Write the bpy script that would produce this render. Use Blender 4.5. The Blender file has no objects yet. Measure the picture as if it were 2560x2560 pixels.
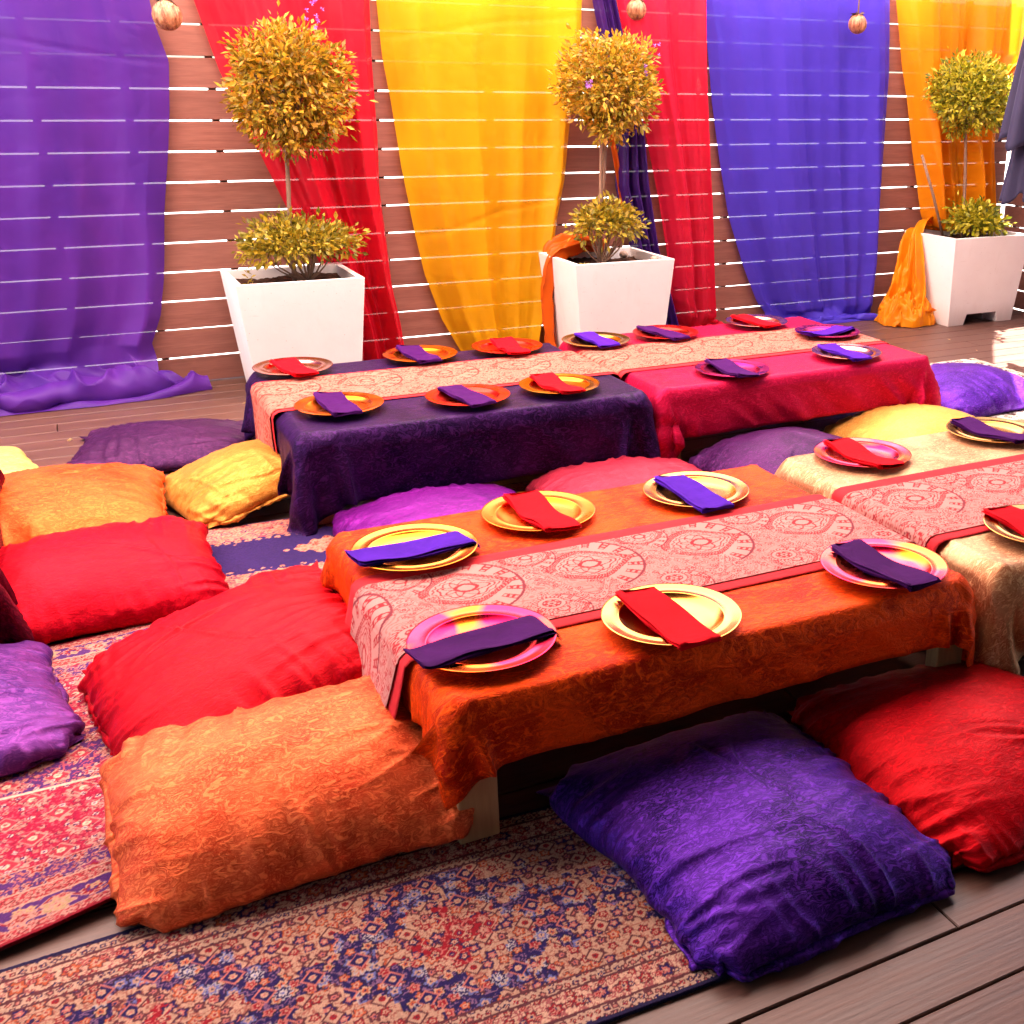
import bpy, bmesh, math, random
import numpy as np
from mathutils import Vector, Matrix
from math import sin, cos, pi, radians

random.seed(7)
rng = np.random.default_rng(7)
SC = bpy.context.scene
COL = SC.collection

# ------------------------------------------------------------------ camera
HC = 1.548
cam_d = bpy.data.cameras.new('camera')
cam = bpy.data.objects.new('camera', cam_d)
COL.objects.link(cam)
_f = Vector((0.45289, 0.81801, -0.35466))
_r = Vector((0.87740, -0.47953, 0.01436))
_r = (_r - _f * _r.dot(_f) / _f.length_squared).normalized()
_f.normalize()
_u = _r.cross(_f)
cam.matrix_world = Matrix(((_r.x, _u.x, -_f.x, 0), (_r.y, _u.y, -_f.y, 0),
                           (_r.z, _u.z, -_f.z, HC), (0, 0, 0, 1)))
cam_d.sensor_width = 36.0
cam_d.lens = 39.755
cam_d.shift_x = -0.1668
cam_d.clip_end = 2000
SC.camera = cam

# ------------------------------------------------------------------ light
SUN_EL, SUN_AZ = 70.0, 35.0         # azimuth 0 = from +Y, behind the fence; 90 = from +X
W = bpy.data.worlds.new('World')
SC.world = W
W.use_nodes = True
nt = W.node_tree
nt.nodes.clear()
sky = nt.nodes.new('ShaderNodeTexSky')
sky.sky_type = 'NISHITA'
sky.sun_disc = False
sky.sun_elevation = radians(SUN_EL)
sky.sun_rotation = radians(SUN_AZ)
sky.air_density = 1.0
sky.dust_density = 2.5
sky.ozone_density = 1.0
bg = nt.nodes.new('ShaderNodeBackground')
bg.inputs['Strength'].default_value = 0.055
wo = nt.nodes.new('ShaderNodeOutputWorld')
nt.links.new(sky.outputs['Color'], bg.inputs['Color'])
nt.links.new(bg.outputs['Background'], wo.inputs['Surface'])
sun_d = bpy.data.lights.new('sun', 'SUN')
sun_d.energy = 5.0
sun_d.angle = radians(0.53)
sun_d.color = (1.0, 0.95, 0.88)
sun = bpy.data.objects.new('sun', sun_d)
COL.objects.link(sun)
_d = Vector((sin(radians(SUN_AZ)) * -cos(radians(SUN_EL)), -cos(radians(SUN_EL)) * cos(radians(SUN_AZ)), -sin(radians(SUN_EL))))
sun.rotation_euler = _d.to_track_quat('-Z', 'Y').to_euler()
sun.location = (0, 6, 12)
SC.view_settings.view_transform = 'Standard'
SC.view_settings.look = 'None'
SC.view_settings.exposure = 3.4
SC.view_settings.gamma = 1.0
SC.view_settings.use_curve_mapping = False
SC.render.engine = 'CYCLES'
SC.cycles.use_denoising = True
SC.cycles.max_bounces = 8
SC.cycles.diffuse_bounces = 4
SC.cycles.transparent_max_bounces = 12
SC.cycles.sample_clamp_indirect = 8.0

# ------------------------------------------------------------------ helpers
def tag(o, label=None, cat=None, group=None, kind=None):
    if label: o['label'] = label
    if cat: o['category'] = cat
    if group: o['group'] = group
    if kind: o['kind'] = kind
    return o

def empty(name, loc=(0, 0, 0), label=None, cat=None, group=None, kind=None):
    o = bpy.data.objects.new(name, None)
    o.empty_display_size = 0.1
    o.location = loc
    COL.objects.link(o)
    return tag(o, label, cat, group, kind)

def wloc(o):
    l = Vector(o.location)
    p = o.parent
    while p:
        l += Vector(p.location)
        p = p.parent
    return l

def link(name, me, mat=None, parent=None, loc=None):
    o = bpy.data.objects.new(name, me)
    COL.objects.link(o)
    if mat and not me.materials: me.materials.append(mat)
    if parent: o.parent = parent
    if loc is not None: o.location = loc
    return o

def mesh_np(name, V, F, mat=None, parent=None, smooth=True, origin=None, uv=None, col=None):
    """one object from world-space arrays; F is an (M,3) or (M,4) int array"""
    V = np.asarray(V, np.float64).reshape(-1, 3)
    F = np.asarray(F, np.int32)
    if parent is not None:
        off = np.array(wloc(parent))
        loc = None
    else:
        off = np.array(origin) if origin is not None else np.array([V[:, 0].mean(), V[:, 1].mean(), V[:, 2].min()])
        loc = tuple(off)
    me = bpy.data.meshes.new(name)
    k = F.shape[1]
    me.vertices.add(len(V))
    me.vertices.foreach_set('co', (V - off).astype(np.float32).ravel())
    me.loops.add(F.size)
    me.loops.foreach_set('vertex_index', F.ravel())
    me.polygons.add(len(F))
    me.polygons.foreach_set('loop_start', np.arange(0, F.size, k, dtype=np.int32))
    me.update(calc_edges=True)
    if smooth:
        me.polygons.foreach_set('use_smooth', np.ones(len(F), bool))
    if uv is not None:
        l = me.uv_layers.new(name='UVMap')
        l.data.foreach_set('uv', np.asarray(uv, np.float32).reshape(-1, 2)[F.ravel()].ravel())
    if col is not None:
        c = np.ones((len(V), 4), np.float32)
        c[:, :3] = np.asarray(col).reshape(-1, 3)
        a = me.color_attributes.new('Col', 'FLOAT_COLOR', 'POINT')
        a.data.foreach_set('color', c.ravel())
    return link(name, me, mat, parent, loc)

def gfaces(n, m, flip=False, off=0):
    i, j = np.meshgrid(np.arange(n - 1), np.arange(m - 1), indexing='ij')
    a = (i * m + j).ravel(); b = ((i + 1) * m + j).ravel(); c = ((i + 1) * m + j + 1).ravel(); d = (i * m + j + 1).ravel()
    F = np.stack([a, b, c, d], -1) if not flip else np.stack([a, d, c, b], -1)
    return F + off

def tubefaces(n, m, off=0):
    """n rings of m verts, closed around"""
    i, j = np.meshgrid(np.arange(n - 1), np.arange(m), indexing='ij')
    j2 = (j + 1) % m
    return np.stack([(i * m + j).ravel(), (i * m + j2).ravel(), ((i + 1) * m + j2).ravel(), ((i + 1) * m + j).ravel()], -1) + off

def bbox_mesh(name, s, bev=0.0, seg=1):
    bm = bmesh.new()
    bmesh.ops.create_cube(bm, size=1.0)
    bmesh.ops.scale(bm, vec=s, verts=bm.verts)
    if bev > 0:
        bmesh.ops.bevel(bm, geom=bm.edges[:], offset=bev, segments=seg, affect='EDGES', profile=0.5)
    me = bpy.data.meshes.new(name)
    bm.to_mesh(me)
    bm.free()
    return me

def box(name, lo, hi, mat, parent=None, bev=0.003, seg=1):
    """bevelled box between two world corners"""
    lo, hi = Vector(lo), Vector(hi)
    me = bbox_mesh(name, hi - lo, bev, seg)
    c = (lo + hi) / 2
    if parent is not None: c = c - wloc(parent)
    return link(name, me, mat, parent, c)

def tube_arr(path, rad, m=8, cap=True):
    path = np.asarray(path, float)
    n = len(path)
    rad = np.broadcast_to(np.asarray(rad, float), (n,))
    T = np.gradient(path, axis=0)
    T /= np.linalg.norm(T, axis=1, keepdims=True) + 1e-9
    ref = np.array([0.31, 0.95, 0.05]) if abs(T[0] @ np.array([0.31, 0.95, 0.05])) < 0.9 else np.array([1.0, 0, 0])
    A = np.cross(T, ref); A /= np.linalg.norm(A, axis=1, keepdims=True)
    B = np.cross(T, A)
    th = np.linspace(0, 2 * pi, m, endpoint=False)
    V = path[:, None] + rad[:, None, None] * (A[:, None] * np.cos(th)[None, :, None] + B[:, None] * np.sin(th)[None, :, None])
    F = tubefaces(n, m)
    V = V.reshape(-1, 3)
    if cap:
        e = len(V)
        V = np.vstack([V, path[0], path[-1]])
        j = np.arange(m); j2 = (j + 1) % m
        F = np.vstack([F, np.stack([j2, j, np.full(m, e), np.full(m, e)], -1)[:, [0, 1, 2, 2]],
                       np.stack([(n - 1) * m + j, (n - 1) * m + j2, np.full(m, e + 1), np.full(m, e + 1)], -1)])
    return V, F

def join(parts):
    Vs, Fs, o = [], [], 0
    for V, F in parts:
        Vs.append(V); Fs.append(np.asarray(F) + o); o += len(V)
    return np.vstack(Vs), np.vstack(Fs)

def fix_tri(F):
    """degenerate quads (cap fans) are dropped into a list mesh"""
    return [tuple(dict.fromkeys(f)) for f in F.tolist()]

def mesh_list(name, V, F, mat, parent=None, smooth=True, origin=None):
    V = np.asarray(V, float)
    off = np.array(wloc(parent)) if parent is not None else (np.array(origin) if origin is not None else np.array([V[:, 0].mean(), V[:, 1].mean(), V[:, 2].min()]))
    me = bpy.data.meshes.new(name)
    me.from_pydata((V - off).tolist(), [], fix_tri(F) if isinstance(F, np.ndarray) else F)
    if smooth:
        me.polygons.foreach_set('use_smooth', np.ones(len(me.polygons), bool))
    me.update()
    return link(name, me, mat, parent, None if parent is not None else tuple(off))

def tube(name, path, rad, mat, parent=None, m=8):
    V, F = tube_arr(path, rad, m)
    return mesh_list(name, V, F, mat, parent)

def spline(P, n):
    P = np.asarray(P, float)
    k = len(P)
    Q = np.vstack([2 * P[0] - P[1], P, 2 * P[-1] - P[-2]])
    t = np.linspace(0, k - 1, n)
    i = np.minimum(t.astype(int), k - 2)
    f = (t - i)[:, None]
    a, b, c, d = Q[i], Q[i + 1], Q[i + 2], Q[i + 3]
    return 0.5 * (2 * b + (c - a) * f + (2 * a - 5 * b + 4 * c - d) * f ** 2 + (3 * b - a - 3 * c + d) * f ** 3)

# ---- numpy noise
def h2(i, j, s=0.0):
    v = np.sin(i * 127.1 + j * 311.7 + s * 74.7) * 43758.5453
    return v - np.floor(v)

def vn(u, v, s=0.0):
    i, j = np.floor(u), np.floor(v)
    f, g = u - i, v - j
    f = f * f * (3 - 2 * f); g = g * g * (3 - 2 * g)
    return (h2(i, j, s) * (1 - f) + h2(i + 1, j, s) * f) * (1 - g) + (h2(i, j + 1, s) * (1 - f) + h2(i + 1, j + 1, s) * f) * g

def fbm(u, v, s=0.0, o=4):
    r, a, t = 0, 0.5, 0
    for k in range(o):
        r = r + a * vn(u * 2 ** k + 3.1 * k, v * 2 ** k - 1.7 * k, s + k); t += a; a *= 0.5
    return r / t

# ------------------------------------------------------------------ materials
class NT:
    def __init__(s, name):
        s.m = bpy.data.materials.new(name)
        s.m.use_nodes = True
        s.t = s.m.node_tree
        s.t.nodes.clear()
        s.out = s.n('OutputMaterial')
    def n(s, typ, **kw):
        nd = s.t.nodes.new('ShaderNode' + typ)
        for k, v in kw.items():
            if k in nd.inputs:
                nd.inputs[k].default_value = v
            else:
                setattr(nd, k, v)
        return nd
    def l(s, a, b):
        s.t.links.new(a, b)
    def noise(s, vec, scale, detail=3, rough=0.55, dist=0.0, dim='3D'):
        nd = s.n('TexNoise')
        nd.noise_dimensions = dim
        nd.inputs['Scale'].default_value = scale
        nd.inputs['Detail'].default_value = detail
        nd.inputs['Roughness'].default_value = rough
        nd.inputs['Distortion'].default_value = dist
        if vec is not None: s.l(vec, nd.inputs['Vector'])
        return nd.outputs['Fac']
    def ramp(s, fac, pts, interp='LINEAR'):
        nd = s.n('ValToRGB')
        nd.color_ramp.interpolation = interp
        e = nd.color_ramp.elements
        while len(e) < len(pts): e.new(0.5)
        for el, (p, c) in zip(e, pts):
            el.position = p
            el.color = (c, c, c, 1) if not hasattr(c, '__len__') else (*c, 1)
        s.l(fac, nd.inputs['Fac'])
        return nd.outputs['Color']
    def math(s, op, a, b=None, clamp=False):
        nd = s.n('Math', operation=op)
        nd.use_clamp = clamp
        for k, x in enumerate((a, b)):
            if x is None: continue
            if isinstance(x, (int, float)): nd.inputs[k].default_value = x
            else: s.l(x, nd.inputs[k])
        return nd.outputs[0]
    def mix(s, fac, a, b, blend='MIX'):
        nd = s.n('Mix', data_type='RGBA', blend_type=blend)
        for k, x in ((0, fac), (6, a), (7, b)):
            if isinstance(x, (int, float)): nd.inputs[k].default_value = x
            elif isinstance(x, tuple): nd.inputs[k].default_value = (*x, 1)
            else: s.l(x, nd.inputs[k])
        return nd.outputs[2]
    def map(s, vec, scale=(1, 1, 1), rot=(0, 0, 0), loc=(0, 0, 0)):
        nd = s.n('Mapping')
        nd.inputs['Scale'].default_value = scale
        nd.inputs['Rotation'].default_value = rot
        nd.inputs['Location'].default_value = loc
        s.l(vec, nd.inputs['Vector'])
        return nd.outputs[0]
    def bump(s, h, strength, dist, normal=None):
        nd = s.n('Bump')
        nd.inputs['Strength'].default_value = strength
        nd.inputs['Distance'].default_value = dist
        s.l(h, nd.inputs['Height'])
        if normal is not None: s.l(normal, nd.inputs['Normal'])
        return nd.outputs[0]
    def pbr(s, col, rough=0.6, metal=0.0, spec=0.5, normal=None, **kw):
        nd = s.n('BsdfPrincipled')
        for k, x in (('Base Color', col), ('Roughness', rough), ('Metallic', metal), ('Specular IOR Level', spec)):
            if isinstance(x, (int, float)): nd.inputs[k].default_value = x
            elif isinstance(x, tuple): nd.inputs[k].default_value = (*x, 1)
            else: s.l(x, nd.inputs[k])
        for k, x in kw.items():
            nd.inputs[k.replace('_', ' ')].default_value = x
        if normal is not None: s.l(normal, nd.inputs['Normal'])
        return nd
    def done(s, shader):
        s.l(shader, s.out.inputs['Surface'])
        return s.m

def velvet(name, dark, light, scale=1.0, bias=0.5, contrast=0.10, sheen=0.35, seed=0.0, shtint=None, metal=0.40, relief=0.50, veins=0.6):
    """crushed velvet: pile laid over in patches, crackled at the edges of the patches"""
    t = NT(name)
    uv = t.n('UVMap').outputs[0]
    v = t.map(uv, loc=(seed, seed * 0.7, seed * 1.3))
    vs = t.map(uv, scale=(1.0, 1.9, 1.0), rot=(0, 0, 0.5), loc=(seed, 0, 0))
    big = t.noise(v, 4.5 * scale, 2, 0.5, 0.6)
    mid = t.noise(vs, 30 * scale, 5, 0.66, 1.6)
    fine = t.noise(vs, 110 * scale, 3, 0.65, 2.2)
    f = t.math('ADD', t.math('MULTIPLY', mid, 0.66), t.math('MULTIPLY', fine, 0.34))
    f = t.math('ADD', f, t.math('MULTIPLY', t.math('SUBTRACT', big, 0.5), 0.55))  # broad soft highlights on the pile, put into the colour
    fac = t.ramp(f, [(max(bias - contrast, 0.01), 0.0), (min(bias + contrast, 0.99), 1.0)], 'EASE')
    vein = t.ramp(t.math('ABSOLUTE', t.math('SUBTRACT', mid, 0.5)), [(0.006, 0.0), (0.10, 1.0)])
    calm = t.ramp(t.noise(v, 7.0 * scale, 3, 0.55, 0.8), [(0.50, 0.0), (0.74, 0.65)])
    vein = t.math('MAXIMUM', vein, calm)
    fac = t.math('ADD', t.math('MULTIPLY', fac, 1 - veins), t.math('MULTIPLY', vein, veins), True)
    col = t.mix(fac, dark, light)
    nb = t.bump(mid, 0.55 * relief, 0.010)
    nb = t.bump(fine, 0.40 * relief, 0.003, nb)
    p = t.pbr(col, t.ramp(mid, [(0.3, 0.36), (0.7, 0.50)]), metal, 0.05, nb)
    p.inputs['Sheen Weight'].default_value = sheen * 0.3
    p.inputs['Sheen Roughness'].default_value = 0.3
    p.inputs['Sheen Tint'].default_value = (*(shtint or light), 1)
    return t.done(p.outputs[0])

def satin(name, col, trans=0.35, clear=0.07, rough=0.42, crease=1.0, sheen=0.15, hue=None, seed=0):
    """thin hanging cloth: lets some light through and a little of what stands behind"""
    t = NT(name)
    tc = t.n('TexCoord').outputs['Object']
    big = t.noise(t.map(tc, scale=(1, 1, 0.35), loc=(seed, 0, 0)), 3.0, 3, 0.5, 0.5)
    wr = t.noise(t.map(tc, scale=(1.6, 1, 0.45), rot=(0, 0.12, 0), loc=(0, seed, 0)), 9, 4, 0.55, 0.8)
    weave = t.noise(t.map(tc, scale=(3, 3, 1)), 260, 2, 0.5)
    c = t.mix(t.ramp(big, [(0.3, 0.0), (0.7, 1.0)]), tuple(x * 0.86 for x in col), hue or col)
    nb = t.bump(wr, 0.14 * crease, 0.03)
    nb = t.bump(weave, 0.12, 0.002, nb)
    p = t.pbr(c, rough, 0, 0.25, nb)
    p.inputs['Sheen Weight'].default_value = sheen * 0.5
    p.inputs['Sheen Tint'].default_value = (*col, 1)
    tr = t.n('BsdfTranslucent')
    t.l(c, tr.inputs['Color'])
    m1 = t.n('MixShader'); m1.inputs[0].default_value = trans
    t.l(p.outputs[0], m1.inputs[1]); t.l(tr.outputs[0], m1.inputs[2])
    if clear <= 0:
        return t.done(m1.outputs[0])
    tp = t.n('BsdfTransparent')
    m2 = t.n('MixShader'); m2.inputs[0].default_value = clear
    t.l(m1.outputs[0], m2.inputs[1]); t.l(tp.outputs[0], m2.inputs[2])
    return t.done(m2.outputs[0])

def napkin_mat(name, col):
    t = NT(name)
    tc = t.n('TexCoord').outputs['Object']
    weave = t.noise(tc, 420, 2, 0.5)
    soft = t.noise(tc, 22, 3, 0.5, 0.4)
    c = t.mix(t.ramp(soft, [(0.35, 0.0), (0.7, 1.0)]), tuple(x * 0.82 for x in col), col)
    nb = t.bump(weave, 0.25, 0.001, t.bump(soft, 0.35, 0.01))
    p = t.pbr(c, 0.75, 0, 0.04, nb)
    p.inputs['Sheen Weight'].default_value = 0.12
    p.inputs['Sheen Tint'].default_value = (*col, 1)
    return t.done(p.outputs[0])

def metal_mat(name, col, rough=0.2, reflect_col=None):
    t = NT(name)
    tc = t.n('TexCoord').outputs['Object']
    n1 = t.noise(tc, 14, 3, 0.5)
    r = t.ramp(n1, [(0.3, rough * 0.75), (0.75, rough * 1.4)])
    sc = t.noise(t.map(tc, scale=(1, 6, 1)), 60, 3, 0.6)
    if reflect_col:                         # second colour paints reflections into the lacquer as patches
        col = t.mix(t.ramp(t.noise(t.map(tc, loc=(3.3, 1.7, 0)), 7.5, 1, 0.4, 0.5), [(0.53, 0.0), (0.66, 1.0)]), col, reflect_col)
    p = t.pbr(col, r, 1.0, 0.5, t.bump(sc, 0.03, 0.002))
    return t.done(p.outputs[0])

def vcol_mat(name, rough=0.85, bump=0.6, dist=0.003, scale=420, sheen=0.25, gain=1.0):
    """woven or printed cloth: the pattern is carried by the mesh's own colours"""
    t = NT(name)
    a = t.n('VertexColor', layer_name='Col').outputs['Color']
    tc = t.n('TexCoord').outputs['Object']
    n1 = t.noise(tc, scale, 3, 0.6)
    n2 = t.noise(tc, 7, 3, 0.5)
    c = t.mix(1.0, a, t.ramp(n1, [(0.2, 0.72), (0.8, 1.2)]), 'MULTIPLY')
    c = t.mix(1.0, c, t.ramp(n2, [(0.25, 0.86 * gain), (0.8, 1.08 * gain)]), 'MULTIPLY')
    nb = t.bump(n1, bump, dist)
    p = t.pbr(c, rough, 0, 0.06, nb)
    p.inputs['Sheen Weight'].default_value = sheen * 0.2
    return t.done(p.outputs[0])

def wood_mat(name, c0, c1, rough=0.55, axis=0, groove=0.0, spec=0.4):
    t = NT(name)
    geo = t.n('NewGeometry').outputs['Position']
    oi = t.n('ObjectInfo')
    sc = [9, 9, 9]; sc[axis] = 0.6
    mp = t.n('Mapping'); mp.inputs['Scale'].default_value = sc
    t.l(geo, mp.inputs['Vector'])
    ad = t.n('VectorMath', operation='ADD')
    sh = t.n('CombineXYZ')
    t.l(t.math('MULTIPLY', oi.outputs['Random'], 37.0), sh.inputs[axis])
    t.l(mp.outputs[0], ad.inputs[0]); t.l(sh.outputs[0], ad.inputs[1])
    g1 = t.noise(ad.outputs[0], 3.5, 5, 0.6, 0.5)
    g2 = t.noise(ad.outputs[0], 16, 3, 0.6)
    f = t.math('ADD', t.math('MULTIPLY', g1, 0.6), t.math('MULTIPLY', g2, 0.4))
    c = t.mix(t.ramp(f, [(0.32, 0.0), (0.68, 1.0)]), c0, c1)
    tone = t.math('ADD', t.math('MULTIPLY', oi.outputs['Random'], 0.28), 0.86)
    c = t.mix(1.0, c, t.ramp(tone, [(0.0, 0.0), (1.0, 1.0)]), 'MULTIPLY')
    dirt = t.noise(geo, 2.3, 4, 0.6)
    c = t.mix(t.ramp(dirt, [(0.45, 0.0), (0.8, 0.35)]), c, tuple(x * 0.55 + 0.02 for x in c1))
    nb = t.bump(f, 0.25, 0.004)
    if groove > 0:
        wv = t.n('TexWave', wave_type='BANDS', bands_direction='Y', wave_profile='SIN')
        wv.inputs['Scale'].default_value = groove
        wv.inputs['Distortion'].default_value = 0.6
        wv.inputs['Detail'].default_value = 2
        t.l(geo, wv.inputs['Vector'])
        nb = t.bump(wv.outputs['Fac'], 0.10, 0.0012, nb)
    r = t.ramp(f, [(0.2, rough - 0.1), (0.8, rough + 0.12)])
    return t.done(t.pbr(c, r, 0, spec, nb).outputs[0])

# ------------------------------------------------------------------ the setting
M = {}
M['deck'] = wood_mat('deck_composite', (0.062, 0.027, 0.020), (0.145, 0.068, 0.049), 0.42, 0, 21.0, 0.4)
M['slat'] = wood_mat('fence_slat', (0.200, 0.072, 0.052), (0.320, 0.130, 0.096), 0.55, 0, 0.0, 0.35)
M['post'] = wood_mat('fence_post', (0.06, 0.03, 0.02), (0.10, 0.05, 0.035), 0.6, 2)
M['pine'] = wood_mat('pale_pine', (0.30, 0.17, 0.075), (0.46, 0.29, 0.14), 0.55, 2)

def ground_mat():
    t = NT('pale_concrete')
    tc = t.n('TexCoord').outputs['Object']
    a = t.noise(tc, 0.8, 5, 0.6)
    b = t.noise(tc, 30, 4, 0.6)
    c = t.mix(t.ramp(a, [(0.3, 0.0), (0.75, 1.0)]), (0.40, 0.38, 0.35), (0.52, 0.50, 0.47))
    return t.done(t.pbr(c, 0.85, 0, 0.3, t.bump(b, 0.3, 0.01)).outputs[0])
M['ground'] = ground_mat()
g = link('ground', bbox_mesh('ground', (600, 600, 0.3)), M['ground'], None, (0, 0, -0.36))
tag(g, 'pale ground beyond the fence', None, None, 'structure')

deck = empty('deck', (0, 0, 0), None, None, None, 'structure')
box('joist_bed', (-2.6, -0.6, -0.20), (6.27, 6.60, -0.045), M['post'], deck, 0.0)
_y = 1.16 - 0.14 * 9
_r = random.Random(4)
while _y < 6.55:
    xs = [-2.6]
    x = -2.6 + _r.uniform(0.6, 3.4)
    while x < 6.0:
        xs.append(x); x += _r.uniform(2.4, 3.6)
    xs.append(6.265)
    for a, b in zip(xs[:-1], xs[1:]):
        if b - a < 0.2: continue
        box('board', (a + 0.002, _y + 0.0025, -0.028), (b - 0.002, _y + 0.1375, _r.uniform(-0.0008, 0.0008)), M['deck'], deck, 0.0025)
    _y += 0.14

FY = 6.49
fence = empty('slat_fence', (3.0, FY, 0), 'long brown fence of horizontal slats with light in the gaps behind the drapes', 'fence')
gz = [0.138 + 0.1497 * k for k in range(-1, 14)]
for k in range(len(gz) - 1):
    lo, hi = gz[k] + 0.0045, gz[k + 1] - 0.0045
    if k == 0: lo = 0.004
    if 1 <= k <= 1: hi += 0.0025
    cut = 1.4 + 0.9 * (k % 3)
    box('board', (-2.6, FY - 0.010, lo), (cut - 0.0015, FY + 0.010, hi), M['slat'], fence, 0.002)
    box('board', (cut + 0.0015, FY - 0.010, lo), (6.262, FY + 0.010, hi), M['slat'], fence, 0.002)
for x in (-2.0, -1.2, -0.77, -0.365, 0.037, 0.44, 0.842, 1.245, 1.66, 2.312, 2.72, 3.12, 3.50, 3.882, 4.243, 4.637, 5.03, 5.417, 5.80, 6.20):
    box('post', (x - 0.018, FY + 0.0115, 0.002), (x + 0.018, FY + 0.05, 2.10), M['post'], fence, 0.0)
rfence = empty('slat_fence', (6.285, 4.2, 0), 'short return fence of brown slats behind the corner planter', 'fence')
for k in range(len(gz) - 1):
    lo, hi = gz[k] + 0.0045, gz[k + 1] - 0.0045
    if k == 0: lo = 0.004
    box('board', (6.275, 2.0, lo), (6.295, FY - 0.03, hi), M['slat'], rfence, 0.002)
for y in (6.36, 5.9, 5.45, 5.0, 4.55, 4.1, 3.2, 2.4):
    box('post', (6.2965, y - 0.018, 0.002), (6.335, y + 0.018, 2.10), M['post'], rfence, 0.0)

# unseen sail added to shade the deck: thin cream cloth the sun shines through
def sail_mat():
    t = NT('added_shade_sail')
    tc = t.n('TexCoord').outputs['Object']
    w = t.noise(tc, 300, 2, 0.5)
    d = t.n('BsdfDiffuse'); d.inputs['Color'].default_value = (0.80, 0.60, 0.54, 1)
    tr = t.n('BsdfTranslucent'); tr.inputs['Color'].default_value = (0.92, 0.68, 0.61, 1)
    t.l(t.bump(w, 0.1, 0.002), d.inputs['Normal'])
    m = t.n('MixShader'); m.inputs[0].default_value = 0.72
    t.l(d.outputs[0], m.inputs[1]); t.l(tr.outputs[0], m.inputs[2])
    return t.done(m.outputs[0])
M['sail'] = sail_mat()
SAILZ = 3.25
cot = 1 / math.tan(radians(SUN_EL))
# right-hand edge of the shade on the deck, carried back up to the cloth
edge = [(5.90, 6.05), (4.93, 5.02), (4.30, 4.25), (3.8, 3.3), (3.6, 2.6), (3.5, 2.2)]
edge = [(6.6, 6.75)] + edge
edge = spline([(x + SAILZ * cot * sin(radians(SUN_AZ)), y + SAILZ * cot * cos(radians(SUN_AZ)), SAILZ) for x, y in edge], 40)
left = spline([(-3.2, 7.15, SAILZ), (-3.4, 5.0, SAILZ), (-3.2, 3.0, SAILZ)], 40)
ss = np.linspace(0, 1, 40)[:, None]
grid = left[:, None] * (1 - ss)[None] + edge[:, None] * ss[None]
U, Vv = np.meshgrid(np.linspace(0, 1, 40), np.linspace(0, 1, 40), indexing='ij')
sag = grid.copy(); sag[..., 2] -= 0.20 * np.sin(pi * Vv) * np.sin(pi * U) * (1 - Vv ** 8)
V1 = sag.reshape(-1, 3); V2 = V1 + (0, 0, 0.004)
sail = mesh_np('added_shade_sail', V1, gfaces(40, 40), M['sail'], None, True)
tag(sail, 'cream shade sail added out of view to shade the deck', None, None, 'structure')

# unseen wall and roof, added to block sky light and darken the near deck
def light_block_mat():
    t = NT('light_block_render')
    tc = t.n('TexCoord').outputs['Object']
    a = t.noise(tc, 3, 4, 0.6)
    return t.done(t.pbr(t.mix(a, (0.07, 0.05, 0.04), (0.10, 0.075, 0.06)), 0.8, 0, 0.3, t.bump(t.noise(tc, 80, 3), 0.2, 0.01)).outputs[0])
M['render'] = light_block_mat()
hw = box('light_block_wall', (-6.0, -1.9, -0.2), (9.0, -1.7, 3.0), M['render'], None, 0.0)
tag(hw, None, None, None, 'structure')
vr = box('light_block_roof', (-6.0, -1.9, 2.70), (9.0, 3.05, 2.80), M['render'], None, 0.0)  # added out of view to hold light off the foreground
tag(vr, None, None, None, 'structure')

# ---- a small cloth solver: grids of springs, laid over the tables and blown up into cushions
def _relax(A,B,L,k):
    d=B-A
    l=np.sqrt((d*d).sum(-1,keepdims=True))+1e-9
    c=(0.5*k)*(1-L/l)*d
    A+=c; B-=c
def _relax_c(A,B,L,k):      # only resists compression below L (soft bending)
    d=B-A
    l=np.sqrt((d*d).sum(-1,keepdims=True))+1e-9
    c=(0.5*k)*np.minimum(1-L/l,0)*d
    A+=c; B-=c
def grid_iter(X,Lx,Ly,kb=.08,ks=.5,sk=2):
    Ld=np.sqrt(Lx*Lx+Ly*Ly)
    n,m=X.shape[1:3]
    for p in (0,1):
        a=X[:,p:n-1:2];b=X[:,p+1:n:2];q=min(a.shape[1],b.shape[1]);_relax(a[:,:q],b[:,:q],Lx,1.)
        a=X[:,:,p:m-1:2];b=X[:,:,p+1:m:2];q=min(a.shape[2],b.shape[2]);_relax(a[:,:,:q],b[:,:,:q],Ly,1.)
    for p in (0,1):
        a=X[:,p:n-1:2,:-1];b=X[:,p+1:n:2,1:];q=min(a.shape[1],b.shape[1]);_relax(a[:,:q],b[:,:q],Ld,ks)
        a=X[:,p:n-1:2,1:];b=X[:,p+1:n:2,:-1];q=min(a.shape[1],b.shape[1]);_relax(a[:,:q],b[:,:q],Ld,ks)
    if kb>0:
        for o in range(0,2*sk,sk):
            a=X[:,o:n-sk:2*sk];b=X[:,o+sk:n:2*sk];q=min(a.shape[1],b.shape[1]);_relax_c(a[:,:q],b[:,:q],Lx*sk,kb)
            a=X[:,:,o:m-sk:2*sk];b=X[:,:,o+sk:m:2*sk];q=min(a.shape[2],b.shape[2]);_relax_c(a[:,:,:q],b[:,:,:q],Ly*sk,kb)
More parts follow.
